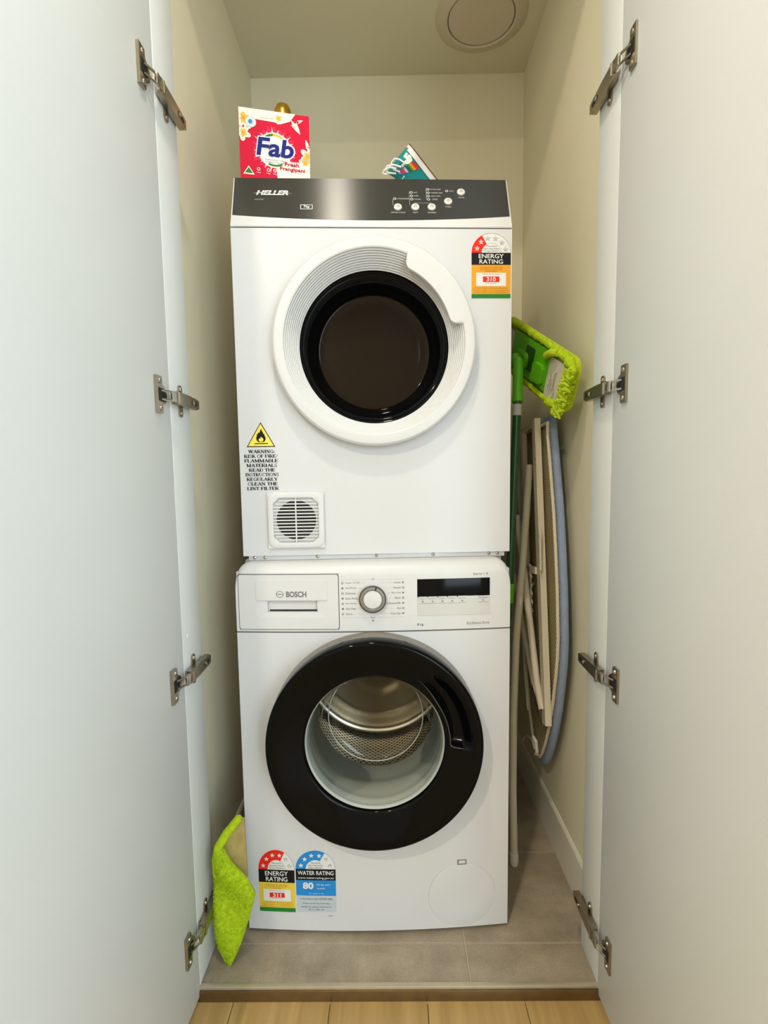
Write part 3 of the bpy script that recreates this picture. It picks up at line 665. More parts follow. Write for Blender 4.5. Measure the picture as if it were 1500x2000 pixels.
def clear_glass(name, tint, gl):
    m = bpy.data.materials.new(name); m.use_nodes = True; nt = m.node_tree; nt.nodes.clear()
    out = nt.nodes.new('ShaderNodeOutputMaterial'); mx = nt.nodes.new('ShaderNodeMixShader'); tr = nt.nodes.new('ShaderNodeBsdfTransparent'); g = nt.nodes.new('ShaderNodeBsdfGlossy')
    fr = nt.nodes.new('ShaderNodeFresnel'); fr.inputs['IOR'].default_value = gl
    no = nt.nodes.new('ShaderNodeTexNoise'); no.inputs['Scale'].default_value = 4
    rm = nt.nodes.new('ShaderNodeMapRange'); rm.inputs['To Min'].default_value = 0.02; rm.inputs['To Max'].default_value = 0.06
    nt.links.new(no.outputs['Fac'], rm.inputs['Value']); nt.links.new(rm.outputs['Result'], g.inputs['Roughness'])
    tr.inputs['Color'].default_value = tint
    nt.links.new(fr.outputs[0], mx.inputs[0]); nt.links.new(tr.outputs[0], mx.inputs[1]); nt.links.new(g.outputs[0], mx.inputs[2]); nt.links.new(mx.outputs[0], out.inputs['Surface'])
    return m
M_clear = clear_glass('porthole_glass', (0.95, 0.96, 0.94, 1), 1.5)
gl = MB().lathe([(0.1440, 0.046), (0.136, 0.030), (0.128, 0.005), (0.124, -0.022), (0.119, -0.050), (0.113, -0.070), (0.104, -0.079), (0.085, -0.079), (0.05, -0.074), (0.0, -0.072)], 96, WD)
dg_ = gl.build('door_glass', M_clear, wdoor, angle=60)
MB().tube([WD @ Vector((0.1120*math.cos(2*PI*i/72), 0.1120*math.sin(2*PI*i/72), -0.0715)) for i in range(72)], 0.0013, 8, closed=True).build('glass_rim_glint', mat('rim_glint_pale', S(190, 188, 176), .3, spec=.6, var=.03), dg_)  # pale ring standing in for the highlight round the glass bowl
# rating labels, service flap, feet
el = MB(FWM); energy_label(el, -0.2720, 0.0545, -0.1890, 0.2055, 4, 62, 7, '311', False)
el.build('energy_label', LABMATS, wm, smooth=False)
wl = MB(FWM)
x0, x1, z0, z1 = -0.1862, -0.0950, 0.0560, 0.2060; w_ = x1-x0; zb = 0.1610; cx = (x0+x1)/2; k = (z1-zb)/(w_/2)
wl.rect(x0-.001, z0-.001, x1+.001, zb, 0, 0, 8); wl.ring(cx, zb, 0, w_/2+.001, 0, 0, 0, PI, 32, k)
wl.ring(cx, zb, w_/2*.985, w_/2, 5, 1, 0, math.radians(62), 24, k); wl.ring(cx, zb, w_/2*.49, w_/2, 1, 1, math.radians(62), PI, 28, k)
for i in range(6):
    a = PI*(1-(i+0.5)/6); X = cx+w_*.375*math.cos(a); Z = zb+(z1-zb)*.75*math.sin(a)
    if i < 4: wl.star(X, Z, w_*.07, 0, 2)
    else: wl.star(X, Z, w_*.06, 5, 1); wl.star(X, Z, w_*.045, 0, 2)
for t, a, f in (('The more', .12, .30), ('stars the more', .18, .17), ('water efficient', .18, .04)): wl.text(t, cx-w_*a, zb+(z1-zb)*f, cx+w_*a, zb+(z1-zb)*(f+.09), 5, 2)
wl.rect(x0, 0.1340, x1, zb, 2, 1, 8); wl.text('WATER RATING', x0+w_*.05, 0.1470, x1-w_*.05, 0.1570, 0, 2, .015); wl.text('www.waterrating.gov.au', x0+w_*.05, 0.1360, x1-w_*.05, 0.1425, 0, 2)
wl.rect(x0, 0.0965, x1, 0.1340, 1, 1, 8); wl.text('80', x0+w_*.17, 0.1125, x0+w_*.44, 0.1290, 0, 2, .04)
wl.text('litres per', x0+w_*.52, 0.1205, x0+w_*.86, 0.1260, 0, 2); wl.text('wash', x0+w_*.52, 0.1130, x0+w_*.72, 0.1170, 0, 2); wl.text('(with program 60)', cx-w_*.19, 0.1005, cx+w_*.19, 0.1035, 0, 2)
wl.rect(x0, z0, x1, 0.0965, 3, 1, 8)
for t, a, z in (('In accordance with AS/NZS 6400', .40, 0.0890), ('Water proof recommended', .34, 0.0775), ('Energy use capacity: Dishwashers,', .38, 0.0690), ('60 C, 1400 rpm', .20, 0.0625)): wl.text(t, cx-w_*a, z-.002, cx+w_*a, z+.0018, 4, 2)
wl.build('water_label', [I_white, I_blue, I_black, I_silver, I_black, I_grey], wm, smooth=False)
flp = MB(); n = 72; uc, zc = 0.1925, 0.0890
for rr, off in ((0.0775, 0.0008),):
    vs = []; fs = []
    prf = [(0.0, 0.0006), (0.040, 0.0006), (0.074, 0.0006), (0.0762, 0.0002), (0.0772, -0.0012)]
    for i in range(n):
        a = 2*PI*i/n
        for (r, o) in prf:
            u = uc+r*math.cos(a); z = max(zc+r*math.sin(a), WZ+0.004); vs.append((u, -bul(u)-o, z))
    L = len(prf)
    for i in range(n):
        j = (i+1) % n
        for q in range(L-1): fs.append([i*L+q, j*L+q, j*L+q+1, i*L+q+1])
    flp.add(vs, fs)
flp.build('service_flap', M_white, wm, recalc=False)
ptch = MB(FWM).ring(uc, zc, 0.0768, 0.0774, 0, 0, math.radians(125), math.radians(215), 30).ring(uc, zc, 0.0768, 0.0774, 0, 0, math.radians(5), math.radians(60), 24)
ptch.build('flap_seam', [I_lgrey], wm, smooth=False)['kind'] = 'stuff'
s_ = cols(0.1815, 0.2025, lambda u: (0.1640, 0.1755), 4, 0.0012, 0.002).build('flap_latch', M_grey, wm)
cols(0.1845, 0.2000, lambda u: (0.1672, 0.1742), 4, 0.0017, 0.002).build('latch_tab', M_whitep, s_)
pb = MB(FWM); pb.text('0000406', -0.1135, 0.0455, -0.1030, 0.0480, 0); pb.build('serial_print', [I_grey], wm, smooth=False)
for x in (-0.25, 0.25):
    for y in (0.05, 0.53):
        MB().lathe([(0, 0), (0.020, 0), (0.020, 0.006), (0.008, 0.008), (0.008, 0.020)], 20, Matrix.Translation((x, y, 0))).build('foot', M_dark, wm)

# ------------------------------------------------------------------ clothes dryer
DX, DY, DYAW = -0.0330, 1.1596, 0.0486
dry = empty('clothes_dryer', 'white vented clothes dryer with round white door stacked on the washing machine', 'clothes dryer', (DX, DY, 0), DYAW)
HD = 0.298; DZB, DZP, DZT = 0.8735, 1.5700, 1.6950
cs = MB().box(-HD, -HD+0.004, 0.014, 0.54, DZB, DZP-0.0015).box(HD-0.004, HD, 0.014, 0.54, DZB, DZP-0.0015)
cs.box(-HD, HD, 0.536, 0.54, DZB, DZP-0.0015).box(-HD, HD, 0.014, 0.54, DZB, DZB+0.004)
cs.build('casing', M_white, dry)
front_panel(HD, lambda u: 0.0, 1.3267, 0.185, DZB, DZP-0.0015).build('front_panel', M_white, dry)
MB().box(-HD+0.004, HD-0.004, 0.004, 0.54, DZP-0.004, DZP+0.003).build('seam', M_gap, dry)
TL = math.hypot(0.05, 0.125); ky, kz = 0.05/TL, 0.125/TL
def FDP(u, t, l): o = 0.0022+0.0003*l; return (u, t*ky-o*kz, DZP+t*kz+o*ky)
top = MB(); P = [(0.0005, DZP+0.0015), (0.0, DZP+0.004), (0.0485, DZT-0.003), (0.051, DZT-0.0008), (0.054, DZT), (0.538, DZT), (0.538, DZP+0.0015)]
top.prism([(a, b) for a, b in P], -HD, HD, xf=Matrix(((0, 0, 1, 0), (1, 0, 0, 0), (0, 1, 0, 0), (0, 0, 0, 1))))
top.build('top_cover', M_whitep, dry, smooth=False, recalc=True)
def pz(u): return (0.0305-0.0125*(1-(u/0.2955)**2), 0.1318)
fnp = lambda u, t, o: (u, t*ky-o*kz, DZP+t*kz+o*ky)
panel = cols(-0.2955, 0.2955, pz, 32, 0.0016, 0.003, fnp).build('control_panel', M_panel, dry, angle=20)
q = MB(FDP)
q.text('HELLER', -0.2480, 0.0840, -0.1790, 0.0965, 0, 1, .05, .25)
q.poly([(-0.2560, 0.0880), (-0.2440, 0.0895), (-0.2440, 0.0905)], 0, 1); q.poly([(-0.1830, 0.0895), (-0.1690, 0.0872), (-0.1830, 0.0905)], 0, 1)
q.line(-0.2440, 0.0898, -0.1830, 0.0898, 0.0009, 2, 2)
q.text('HCD7K', -0.2500, 0.0702, -0.2310, 0.0732, 1, 1)
for (a, b, c, d) in ((-0.1530, 0.0458, -0.1270, 0.0472), (-0.1530, 0.0570, -0.1270, 0.0584), (-0.1530, 0.0458, -0.1516, 0.0584), (-0.1284, 0.0458, -0.1270, 0.0584)): q.rect(a, b, c, d, 0, 1, 1)
q.text('7kg', -0.1462, 0.0484, -0.1338, 0.0560, 0, 1, .03)
for (x, t) in ((0.049, 0.0762), (0.0852, 0.0935), (0.0857, 0.0842), (0.0856, 0.0751), (0.1222, 0.1025), (0.1220, 0.0930), (0.1218, 0.0839), (0.1222, 0.0750), (0.1627, 0.0985)): q.ring(x, t, 0.0020, 0.0031, 0, 1, n=14)
for s, x, t, n_ in (('UNDERSIZED', 0.0545, 0.0762, .026), ('HOT', 0.0905, 0.0935, .008), ('WARM', 0.0905, 0.0842, .010), ('COOLING', 0.0905, 0.0751, .015), ('EXTRA DRY', 0.1275, 0.1025, .023), ('NORMAL DRY', 0.1275, 0.0930, .026), ('LIGHT DRY', 0.1275, 0.0839, .021), ('TIMED', 0.1295, 0.0750, .012), ('LOCK', 0.1680, 0.0985, .010)): q.text(s, x, t-.0018, x+n_, t+.0018, 1, 1)
for a, b, c, d in ((0.0445, 0.0590, 0.0445, 0.0762), (0.0808, 0.0590, 0.0808, 0.0970), (0.1178, 0.0740, 0.1178, 0.1060), (0.0900, 0.0648, 0.1280, 0.0648)): q.line(a, b, c, d, 0.0006, 1, 1)
for s, x, t in (('CREASE GUARD', 0.0549, 0.0385), ('HEAT', 0.0924, 0.0385), ('PROGRAM', 0.1279, 0.0385), ('START', 0.1643, 0.0545), ('POWER', 0.1940, 0.0802)):
    n_ = 0.0013*len(s); q.text(s, x-n_, t-.0016, x+n_, t+.0020, 1, 1)
q.build('panel_print', [I_white, I_lgrey, mat('print_panel_dark', S(40, 37, 30), .4, var=.02)], panel, smooth=False)['kind'] = 'stuff'
M_btn = mat('button_silver', S(214, 210, 200), 0.35, spec=.5, var=.02)
FP = Matrix(((1, 0, 0, 0), (0, ky, -kz, 0), (0, kz, ky, DZP), (0, 0, 0, 1)))
for (x, t) in ((0.0549, 0.0537), (0.0924, 0.0540), (0.1279, 0.0543), (0.1643, 0.0701), (0.1940, 0.0960)):
    b = MB().lathe([(0, 0.0046), (0.0065, 0.0044), (0.0084, 0.0036), (0.0090, 0.0015)], 28, FP @ Matrix.Translation((x, t, 0))).build('button', M_btn, panel)
    ic = MB(lambda u, v, l: FP @ Vector((u, v, 0.0049))); ic.ring(x, t, 0.0022, 0.0030, 0, 0, n=12); ic.build('button_icon', [I_grey], b, smooth=False)
# round door
RZ = 1.3267; DD = FRONT(0.0, RZ)
pr_ = [(0.2120, 0.0), (0.2140, 0.003), (0.2160, 0.010), (0.2160, 0.024), (0.2145, 0.031), (0.2105, 0.0345), (0.2050, 0.0355), (0.1930, 0.0350), (0.1905, 0.0335)]
r, h = 0.1905, 0.0335
for i in range(9):
    pr_ += [(r-0.0004, h-0.0038), (r-0.0008, h-0.0052), (r-0.0030, h-0.0056)]; r -= 0.0030; h -= 0.0056
pr_ += [(0.1625, h-0.002), (0.1622, h-0.006)]
ddoor = MB().lathe(pr_, 128, DD).build('door', M_whitep, dry, angle=28)
MB().lathe([(0.1626, -0.016), (0.1612, -0.0195), (0.1570, -0.0215), (0.1560, -0.0235), (0.154, -0.024), (0.1450, -0.034), (0.1330, -0.052), (0.1290, -0.0600), (0.1283, -0.0640), (0.1268, -0.0655)], 112, DD).build('window_surround', M_black, ddoor, angle=40)
MB().lathe([(0, -0.0660), (0.06, -0.0660), (0.105, -0.0662), (0.1225, -0.0675), (0.1258, -0.0665), (0.1270, -0.0640), (0.1278, -0.0650), (0.128, -0.07)], 112, DD).build('door_window', M_glass, ddoor, angle=40)
# finger grip: a plate that closes over part of the stepped cone
hv = []; hf = []; n = 40; ga0, ga1 = math.radians(11), math.radians(69)
for i in range(n+1):
    a = ga0+(ga1-ga0)*i/n; f = i/n
    e = min(f, 1-f)/0.10; e = math.sqrt(max(0, 1-(1-min(1, e))**2)); rin = 0.1950-(0.1950-0.1640)*e
    for (r, h) in ((0.203, 0.0352), ((0.203+rin)/2, 0.0352), (rin+0.002, 0.0335), (rin, 0.0300), (rin+0.001, 0.0240), (rin+0.006, 0.0190)): hv.append(DD @ Vector((r*math.cos(a), r*math.sin(a), h)))
for i in range(n):
    for k in range(5): hf.append([i*6+k, i*6+k+1, (i+1)*6+k+1, (i+1)*6+k])
MB().add(hv, hf).build('door_handle', M_whitep, ddoor, angle=50, recalc=True)
FD = lambda u, z, l: (u, -0.0004-0.0003*l, z)
el = MB(FD); energy_label(el, 0.2105, 1.4255, 0.2955, 1.5600, 2, 118, 3, '310', True)
el.build('energy_label', LABMATS, dry, smooth=False)
# flammable warning sticker
wn = MB(FD)
wn.poly([(-0.2816, 1.1133), (-0.2197, 1.1133), (-0.2500, 1.1665)], 0, 0); wn.poly([(-0.2785, 1.1152), (-0.2228, 1.1152), (-0.2501, 1.1630)], 1, 1)
fx, fz = -0.2500, 1.1240
FL = [(-.0065, .0), (-.0095, .004), (-.0105, .009), (-.0085, .0135), (-.0095, .017), (-.0070, .0160), (-.0060, .0205), (-.0030, .0195), (-.0010, .0255), (.0015, .0290), (.0020, .0235), (.0045, .0215), (.0050, .0170), (.0075, .0180), (.0075, .0140), (.0100, .0100), (.0095, .0045), (.0065, .0)]
wn.poly([(fx+a, fz+b) for a, b in FL], 0, 2)
wn.poly([(fx+a, fz+b) for a, b in [(-.0035, .001), (-.0055, .0045), (-.0030, .0085), (-.0025, .0060), (.0005, .0120), (.0020, .0075), (.0035, .0095), (.0055, .0045), (.0035, .001)]], 1, 3)
wn.rect(-0.2645, 1.1196, -0.2355, 1.1215, 0, 2, 1)
lines = [('WARNING:', -0.2790, -0.2215), ('RISK OF FIRE/', -0.2880, -0.2150), ('FLAMMABLE', -0.2880, -0.2150), ('MATERIALS', -0.2840, -0.2175), ('READ THE', -0.2790, -0.2220), ('INSTRUCTIONS', -0.2865, -0.2145), ('REGULARLY', -0.2845, -0.2160), ('CLEAN THE', -0.2820, -0.2175), ('LINT FILTER', -0.2840, -0.2145)]
for i, (t_, a, b) in enumerate(lines):
    z = 1.1035-0.01005*i; wn.text(t_, a, z-.0037, b, z+.0037, 0, 0, serif=True)
wn.build('warning_sticker', [I_black, I_warn], dry, smooth=False)
# exhaust grille
gu, gz, gh = -0.1785, 0.9525, 0.0615
gr = MB()
gi = 0.0490
for (a, b, c, d) in ((-gh, gh, gi, gh), (-gh, gh, -gh, -gi), (-gh, -gi, -gi, gi), (gi, gh, -gi, gi)): gr.box(gu+a, gu+b, -0.0085, 0.0, gz+c, gz+d, bev=0.0)
G = gr.build('exhaust_grille', M_whitep, dry, smooth=False)
rf = MB(); n = 48
def rr_pt(a, hw, rad):
    c, s = math.cos(a), math.sin(a); p = 8.0
    r = hw/((abs(c)**p+abs(s)**p)**(1/p)); return (gu+r*c, gz+r*s)
vs = []; fs = []
pr2 = [(0.0625, 0.0), (0.0625, 0.006), (0.0612, 0.0095), (0.0590, 0.0108), (0.0500, 0.0100), (0.0492, 0.0085)]
for i in range(n*2):
    a = 2*PI*i/(n*2)
    for (hw, o) in pr2: x, z = rr_pt(a, hw, 0); vs.append((x, -o, z))
L = len(pr2)
for i in range(n*2):
    jx = (i+1) % (n*2)
    for k in range(L-1): fs.append([i*L+k, jx*L+k, jx*L+k+1, i*L+k+1])
rf.add(vs, fs).build('grille_frame', M_whitep, G, angle=40)
bk = MB(); n = 64; vs = []; fs = []
for i in range(n):
    a = 2*PI*i/n; x, z = rr_pt(a, 0.0500, 0); vs += [(gu+0.0435*math.cos(a), -0.0022, gz+0.0435*math.sin(a)), (x, -0.0022, z)]
fs = [[2*i, 2*((i+1) % n), 2*((i+1) % n)+1, 2*i+1] for i in range(n)]
bk.add(vs, fs).build('grille_backplate', mat('grille_plate', S(214, 214, 212), .5, var=.01), G, smooth=False)
MB().lathe([(0.0435, 0.0022), (0.0435, 0.0008), (0.0, 0.0008)], 48, FRONT(gu, gz)).build('exhaust_opening', M_dark, G)
sl = MB().box(-gi, gi, -0.0010, 0.0010, -0.0014, 0.0014, bev=0.0004, seg=1)
me0 = None
for i in range(13):
    z = gz+0.0432-0.0072*i; half = gi if 1 < i < 11 else (0.0460 if i in (1, 11) else 0.0380)
    o = sl.build('slat', M_whitep, G) if me0 is None else bpy.data.objects.new('slat', me0)
    if me0 is None: me0 = o.data
    else: COL.objects.link(o); o.parent = G
    o.location = (gu, -0.0080, z); o.scale = (half/gi, 1, 1)
MB().box(gu-0.0014, gu+0.0014, -0.0098, -0.0065, gz-gi, gz+gi).build('grille_bar', M_whitep, G)
for sx in (-1, 1):
    for sz in (-1, 1):
        MB().prism([(gu+sx*gi, gz+sz*gi), (gu+sx*gi, gz+sz*0.037), (gu+sx*0.0365, gz+sz*gi)], 0.003, 0.0092, xf=Matrix(((1, 0, 0, 0), (0, 0, -1, 0), (0, 1, 0, 0), (0, 0, 0, 1)))).build('grille_corner', M_whitep, G, smooth=False, recalc=True)
# base rail with screws
MB().box(-0.288, 0.288, 0.006, 0.53, 0.8623, DZB, bev=0.001).build('base_rail', M_white, dry)
for x in (-0.275, -0.252, -0.135, -0.003, 0.125, 0.252, 0.272):
    MB().lathe([(0, 0.0015), (0.0018, 0.0010), (0.0022, 0.0024), (0.0036, 0.0018), (0.0042, 0.0)], 12, Matrix.Translation((0, 0.0065, 0)) @ FRONT(x, 0.8690)).build('screw', M_steel, dry)

# dryer-local -> world
DM = Matrix.Translation((DX, DY, 0)) @ Matrix.Rotation(DYAW, 4, 'Z')
# ------------------------------------------------------------------ things on top of the dryer
def at(u, back, z): return DM @ Vector((u, back, z))
ZT = DZT+0.0003
# washing powder carton
p0 = at(-0.2856, 0.0600, ZT)
bx = empty('detergent_box', 'pink washing powder carton with blue lettering standing on the dryer', 'detergent box', p0, DYAW+0.19)
BW, BH, BD = 0.1520, 0.1500, 0.085
MB().box(0, BW, 0, BD, 0, BH, bev=0.0012, seg=2).build('carton', I_pink, bx)
f = MB(lambda x, z, l: (x, -0.0004-0.00025*l, z))
f.rect(0.0005, 0.0005, BW-.0005, BH-.0005, 0, 0, 1)
c0 = (0.0745, 0.0690)
for k, (rr, mi) in enumerate(((0.050, 1),)):
    P = []
    for i in range(48):
        a = 2*PI*i/48; q_ = rr*(1.0 if i % 2 == 0 else 0.80)*(1+.08*math.sin(i*2.3)); P.append((min(BW-.001, max(.001, c0[0]+q_*math.cos(a))), max(.001, c0[1]+q_*math.sin(a))))
    f.poly(P, mi, 1)
for i in range(20):          # bright rays
    a = 2*PI*i/20+.1; f.poly([(c0[0]+.036*math.cos(a-.05), c0[1]+.036*math.sin(a-.05)), (c0[0]+(.041+.004*(i % 3))*math.cos(a), c0[1]+(.041+.004*(i % 3))*math.sin(a)), (c0[0]+.036*math.cos(a+.05), c0[1]+.036*math.sin(a+.05))], 2, 2)
f.disc(c0[0], c0[1], 0.0368, 3, 3, 40); f.disc(c0[0], c0[1], 0.0345, 2, 4, 40)
f.ring(c0[0], c0[1], 0.029, 0.034, 4, 5, math.radians(95), math.radians(150), 10); f.ring(c0[0], c0[1], 0.029, 0.034, 5, 5, math.radians(40), math.radians(95), 10); f.ring(c0[0], c0[1], 0.030, 0.034, 4, 5, math.radians(245), math.radians(300), 10)
f.text('Fab', 0.0325, 0.0520, 0.1195, 0.0955, 2, 6, .075, .14)
f.text('Fab', 0.0350, 0.0545, 0.1165, 0.0930, 6, 7, .028, .14)
f.text('Fabulously Clean', 0.055, 0.0465, 0.099, 0.0495, 7, 6); f.text('Fabulously Fresh', 0.057, 0.0415, 0.101, 0.0445, 7, 6)
f.poly([(0.0005, BH-.0005), (0.0005, BH-.016), (0.030, BH-.021), (0.075, BH-.0225), (0.088, BH-.0255), (0.110, BH-.017), (0.122, BH-.0005)], 3, 2)
f.text('Concentrated', 0.045, BH-.0175, 0.075, BH-.0145, 7, 3)
def flower(x, z, r, rot, l=3):
    for i in range(5):
        a = rot+i*2*PI/5; P = []
        for k in range(14):
            b = 2*PI*k/14; d = (r*.55+r*.48*math.cos(b), r*.33*math.sin(b)); X = x+d[0]*math.cos(a)-d[1]*math.sin(a); Z = z+d[0]*math.sin(a)+d[1]*math.cos(a)
            P.append((min(BW-.0005, max(.0005, X)), min(BH-.0005, max(.0005, Z))))
        f.poly(P, 3, l)
        f.poly([(min(BW-.0005, max(.0005, x+(u-x)*.55)), min(BH-.0005, max(.0005, z+(v-z)*.55))) for u, v in P], 5, l+1)
flower(0.010, 0.128, 0.024, .3); flower(0.008, 0.098, 0.017, .9); flower(0.148, 0.064, 0.019, 1.2, 5); flower(0.141, 0.050, 0.014, .4, 5)
flower(0.085, BH-.014, 0.012, .8)
for (x, z, a, r) in ((0.118, 0.128, 2.2, .010), (0.124, 0.120, -1.0, .014), (0.132, 0.136, .4, .007), (0.146, 0.090, 1.9, .010), (0.149, 0.080, 2.4, .008)):
    f.poly([(min(BW-.0006, x+r*math.cos(a+b)*(.4 if k % 2 else 1)), z+r*math.sin(a+b)*(.4 if k % 2 else 1)) for k, b in enumerate((0, .8, 2.6, PI, 3.7, 5.5))], 3, 3)
f.disc(0.0255, 0.1215, 0.0115, 8, 5, 28); f.disc(0.0255, 0.1215, 0.0092, 3, 6, 28); f.disc(0.0255, 0.1215, 0.0070, 8, 7, 24); f.disc(0.0245, 0.1220, 0.0042, 9, 8, 16)
f.poly([(0.006, 0.0135), (0.030, 0.0135), (0.0180, 0.0315)], 3, 3); f.poly([(0.0095, 0.0160), (0.0265, 0.0160), (0.0180, 0.0285)], 4, 4)
f.poly([(0.080, 0.0005), (0.078, 0.0330), (0.088, 0.0370), (0.092, 0.0475), (0.130, 0.0490), (0.152-.001, 0.0400), (0.151, 0.0005)], 3, 4)
f.text('Fresh', 0.0960, 0.0385, 0.1270, 0.0465, 10, 8, .03); f.text('Frangipani', 0.0850, 0.0265, 0.1400, 0.0365, 10, 8, .03)
for x in (0.039, 0.060, 0.074): f.ring(x, 0.0265, 0.0022, 0.0036, 2, 3, n=12); f.text('1kg', x-.004, 0.0175, x+.004, 0.0210, 2, 3)
f.build('front_print', [I_pink, I_pink2, I_white, I_cream, I_green, I_petal, I_navy, I_grey, I_silver, I_blue, I_maroon], bx, smooth=False)
# dark round bottle with a gold domed cap, behind the carton
bo = empty('bottle', 'dark round-bodied bottle with gold domed cap hidden behind the pink carton', 'bottle', at(-0.2160, 0.2500, ZT), DYAW)
MB().lathe([(0, 0), (0.064, 0), (0.070, 0.006), (0.0715, 0.030), (0.0690, 0.055), (0.060, 0.082), (0.044, 0.105), (0.026, 0.122), (0.020, 0.135), (0.019, 0.215)], 48).build('bottle_body', mat('dark_glass_bottle', S(28, 22, 14), .15, var=.05), bo)
MB().lathe([(0.0195, 0.205), (0.0205, 0.207), (0.0210, 0.258), (0.0200, 0.266), (0.016, 0.2745), (0.009, 0.2795), (0, 0.2812)], 40).build('bottle_cap', mat('gold_cap', S(214, 166, 58), .25, metal=.9, var=.05), bo)
# small canvas shoe tipped on its side
sh = empty('shoe', 'small teal canvas shoe with white laces tipped over on the dryer', 'shoe', at(0.0845, 0.060, 1.7695), DYAW); sh.scale = (0.89, 0.89, 0.89)
d3 = Vector((0.68, 0.55, -0.45)).normalized(); u3 = Vector((-0.658, 0.416, -0.629)); u3 = (u3-d3*u3.dot(d3)).normalized(); w3 = d3.cross(u3)
SH = Matrix((d3, u3, w3)).transposed().to_4x4()
M_teal = mat('teal_canvas', S(18, 138, 138), .8, var=.06, vscale=60, bump=.3, bscale=600)
M_teald = mat('teal_lining', S(16, 110, 112), .85, var=.06)
M_rub = mat('white_rubber', S(232, 228, 218), .5, var=.02)
M_sole = mat('red_brown_outsole', S(112, 46, 38), .6, var=.05)
def half(d):   # half width of the sole along its length
    pts = [(0, .010), (.006, .019), (.02, .0245), (.05, .0235), (.08, .027), (.10, .028), (.118, .024), (.127, .016), (.130, .006)]
    for (a, b), (c, e) in zip(pts, pts[1:]):
        if a <= d <= c: return b+(e-b)*(d-a)/(c-a)
    return .006
def tops(d):
    pts = [(0, .072), (.004, .078), (.03, .070), (.044, .080), (.055, .076), (.085, .042), (.110, .028), (.125, .018), (.130, .010)]
    for (a, b), (c, e) in zip(pts, pts[1:]):
        if a <= d <= c: return b+(e-b)*(d-a)/(c-a)
    return .010
ds = [0, .002, .006, .012, .02, .03, .04, .05, .06, .07, .08, .09, .10, .108, .116, .122, .127, .130]
vs = []; fs = []; NS = 14
for d in ds:
    hw, tp_ = half(d)*.93, tops(d)
    for k in range(NS+1):
        a = PI*k/NS; c, s_ = math.cos(a), math.sin(a)
        vs.append(SH @ Vector((d, .006+(tp_-.006)*abs(s_)**.55, hw*math.copysign(abs(c)**.7, c))))
L = NS+1
for i in range(len(ds)-1):
    for k in range(NS): fs.append([i*L+k, i*L+k+1, (i+1)*L+k+1, (i+1)*L+k])
fs.append(list(range(L))); fs.append([(len(ds)-1)*L+k for k in range(L)][::-1])
MB().add(vs, fs).build('upper', M_teal, sh, angle=60, recalc=True)
def soleplate(h0, h1, grow):
    P = [(d, half(d)+grow) for d in ds]+[(d, -half(d)-grow) for d in ds[::-1]]
    return MB().prism(P, h0, h1, xf=SH @ Matrix(((1, 0, 0, 0), (0, 0, 1, 0), (0, -1, 0, 0), (0, 0, 0, 1))))
so = soleplate(-.001, .0105, .0012).build('midsole', M_rub, sh, recalc=True, angle=30)
soleplate(-.0035, -.001, .0018).build('outsole', M_sole, so, recalc=True, angle=30)
near = -1 if (SH @ Vector((0, 0, 1))).y > 0 else 1
def sidepatch(name, P, m, off=.0022):
    vs = []; n = len(P)
    for (d, t) in P:
        hw, tp_ = half(d)*.93, tops(d); s_ = min(1, max(0, (t-.006)/(tp_-.006)))**(1/.55); c = math.sqrt(max(0, 1-s_*s_))**.7
        vs.append(SH @ Vector((d, t, near*(hw*c+off))))
    vs2 = [v+(SH.to_3x3() @ Vector((0, 0, -near*.002))) for v in vs]
    return MB().add(vs+vs2, [list(range(n)), list(range(n, 2*n))[::-1]]+[[i, (i+1) % n, n+(i+1) % n, n+i] for i in range(n)]).build(name, m, sh, smooth=False, recalc=True)
sidepatch('heel_stripe', [(.001, .015), (.012, .011), (.021, .016), (.018, .034), (.009, .044), (.009, .024), (.002, .026)], M_rub)
sidepatch('lining', [(.004, .034), (.016, .032), (.018, .048), (.008, .054)], M_teald, .0026)
for i, (t0, t1, c) in enumerate([(.014, .021, (222, 40, 36)), (.021, .0265, (232, 150, 30)), (.0265, .030, (90, 150, 40)), (.030, .038, (12, 96, 70)), (.038, .043, (170, 190, 210)), (.043, .0535, (214, 40, 88)), (.0535, .0585, (110, 130, 190))]):
    sidepatch('rainbow_patch', [(max(.001, .037-.60*(t0-.01)-.008), t0), (max(.012, .037-.60*(t0-.01)+.012), t0), (max(.012, .037-.60*(t1-.01)+.012), t1), (max(.001, .037-.60*(t1-.01)-.008), t1)], mat('rainbow_%d' % i, S(*c), .8, var=.05), .0028)
for k in range(4):
    P = []
    for i in range(11):
        a = i/10; P.append(SH @ Vector((.030+.007*k+.004*math.sin(a*PI*2), .052+.004*k+.022*math.sin(a*PI), near*(.026-.05*a))))
    MB().tube(P, .0016, 8).build('lace', M_rub, sh)

for P in ([(.070, 1.722), (.058, 1.731), (.046, 1.733), (.038, 1.724), (.044, 1.710), (.060, 1.706)], [(.062, 1.712), (.044, 1.718), (.028, 1.716), (.022, 1.708), (.032, 1.702), (.050, 1.702)], [(.050, 1.708), (.034, 1.712), (.020, 1.706), (.016, 1.7005), (.028, 1.6985)]):
    MB().tube([Vector((u-.0835, -.004+.002*k, z-1.7640)) for k, (u, z) in enumerate(P)], .0020, 8).build('lace', M_rub, sh)

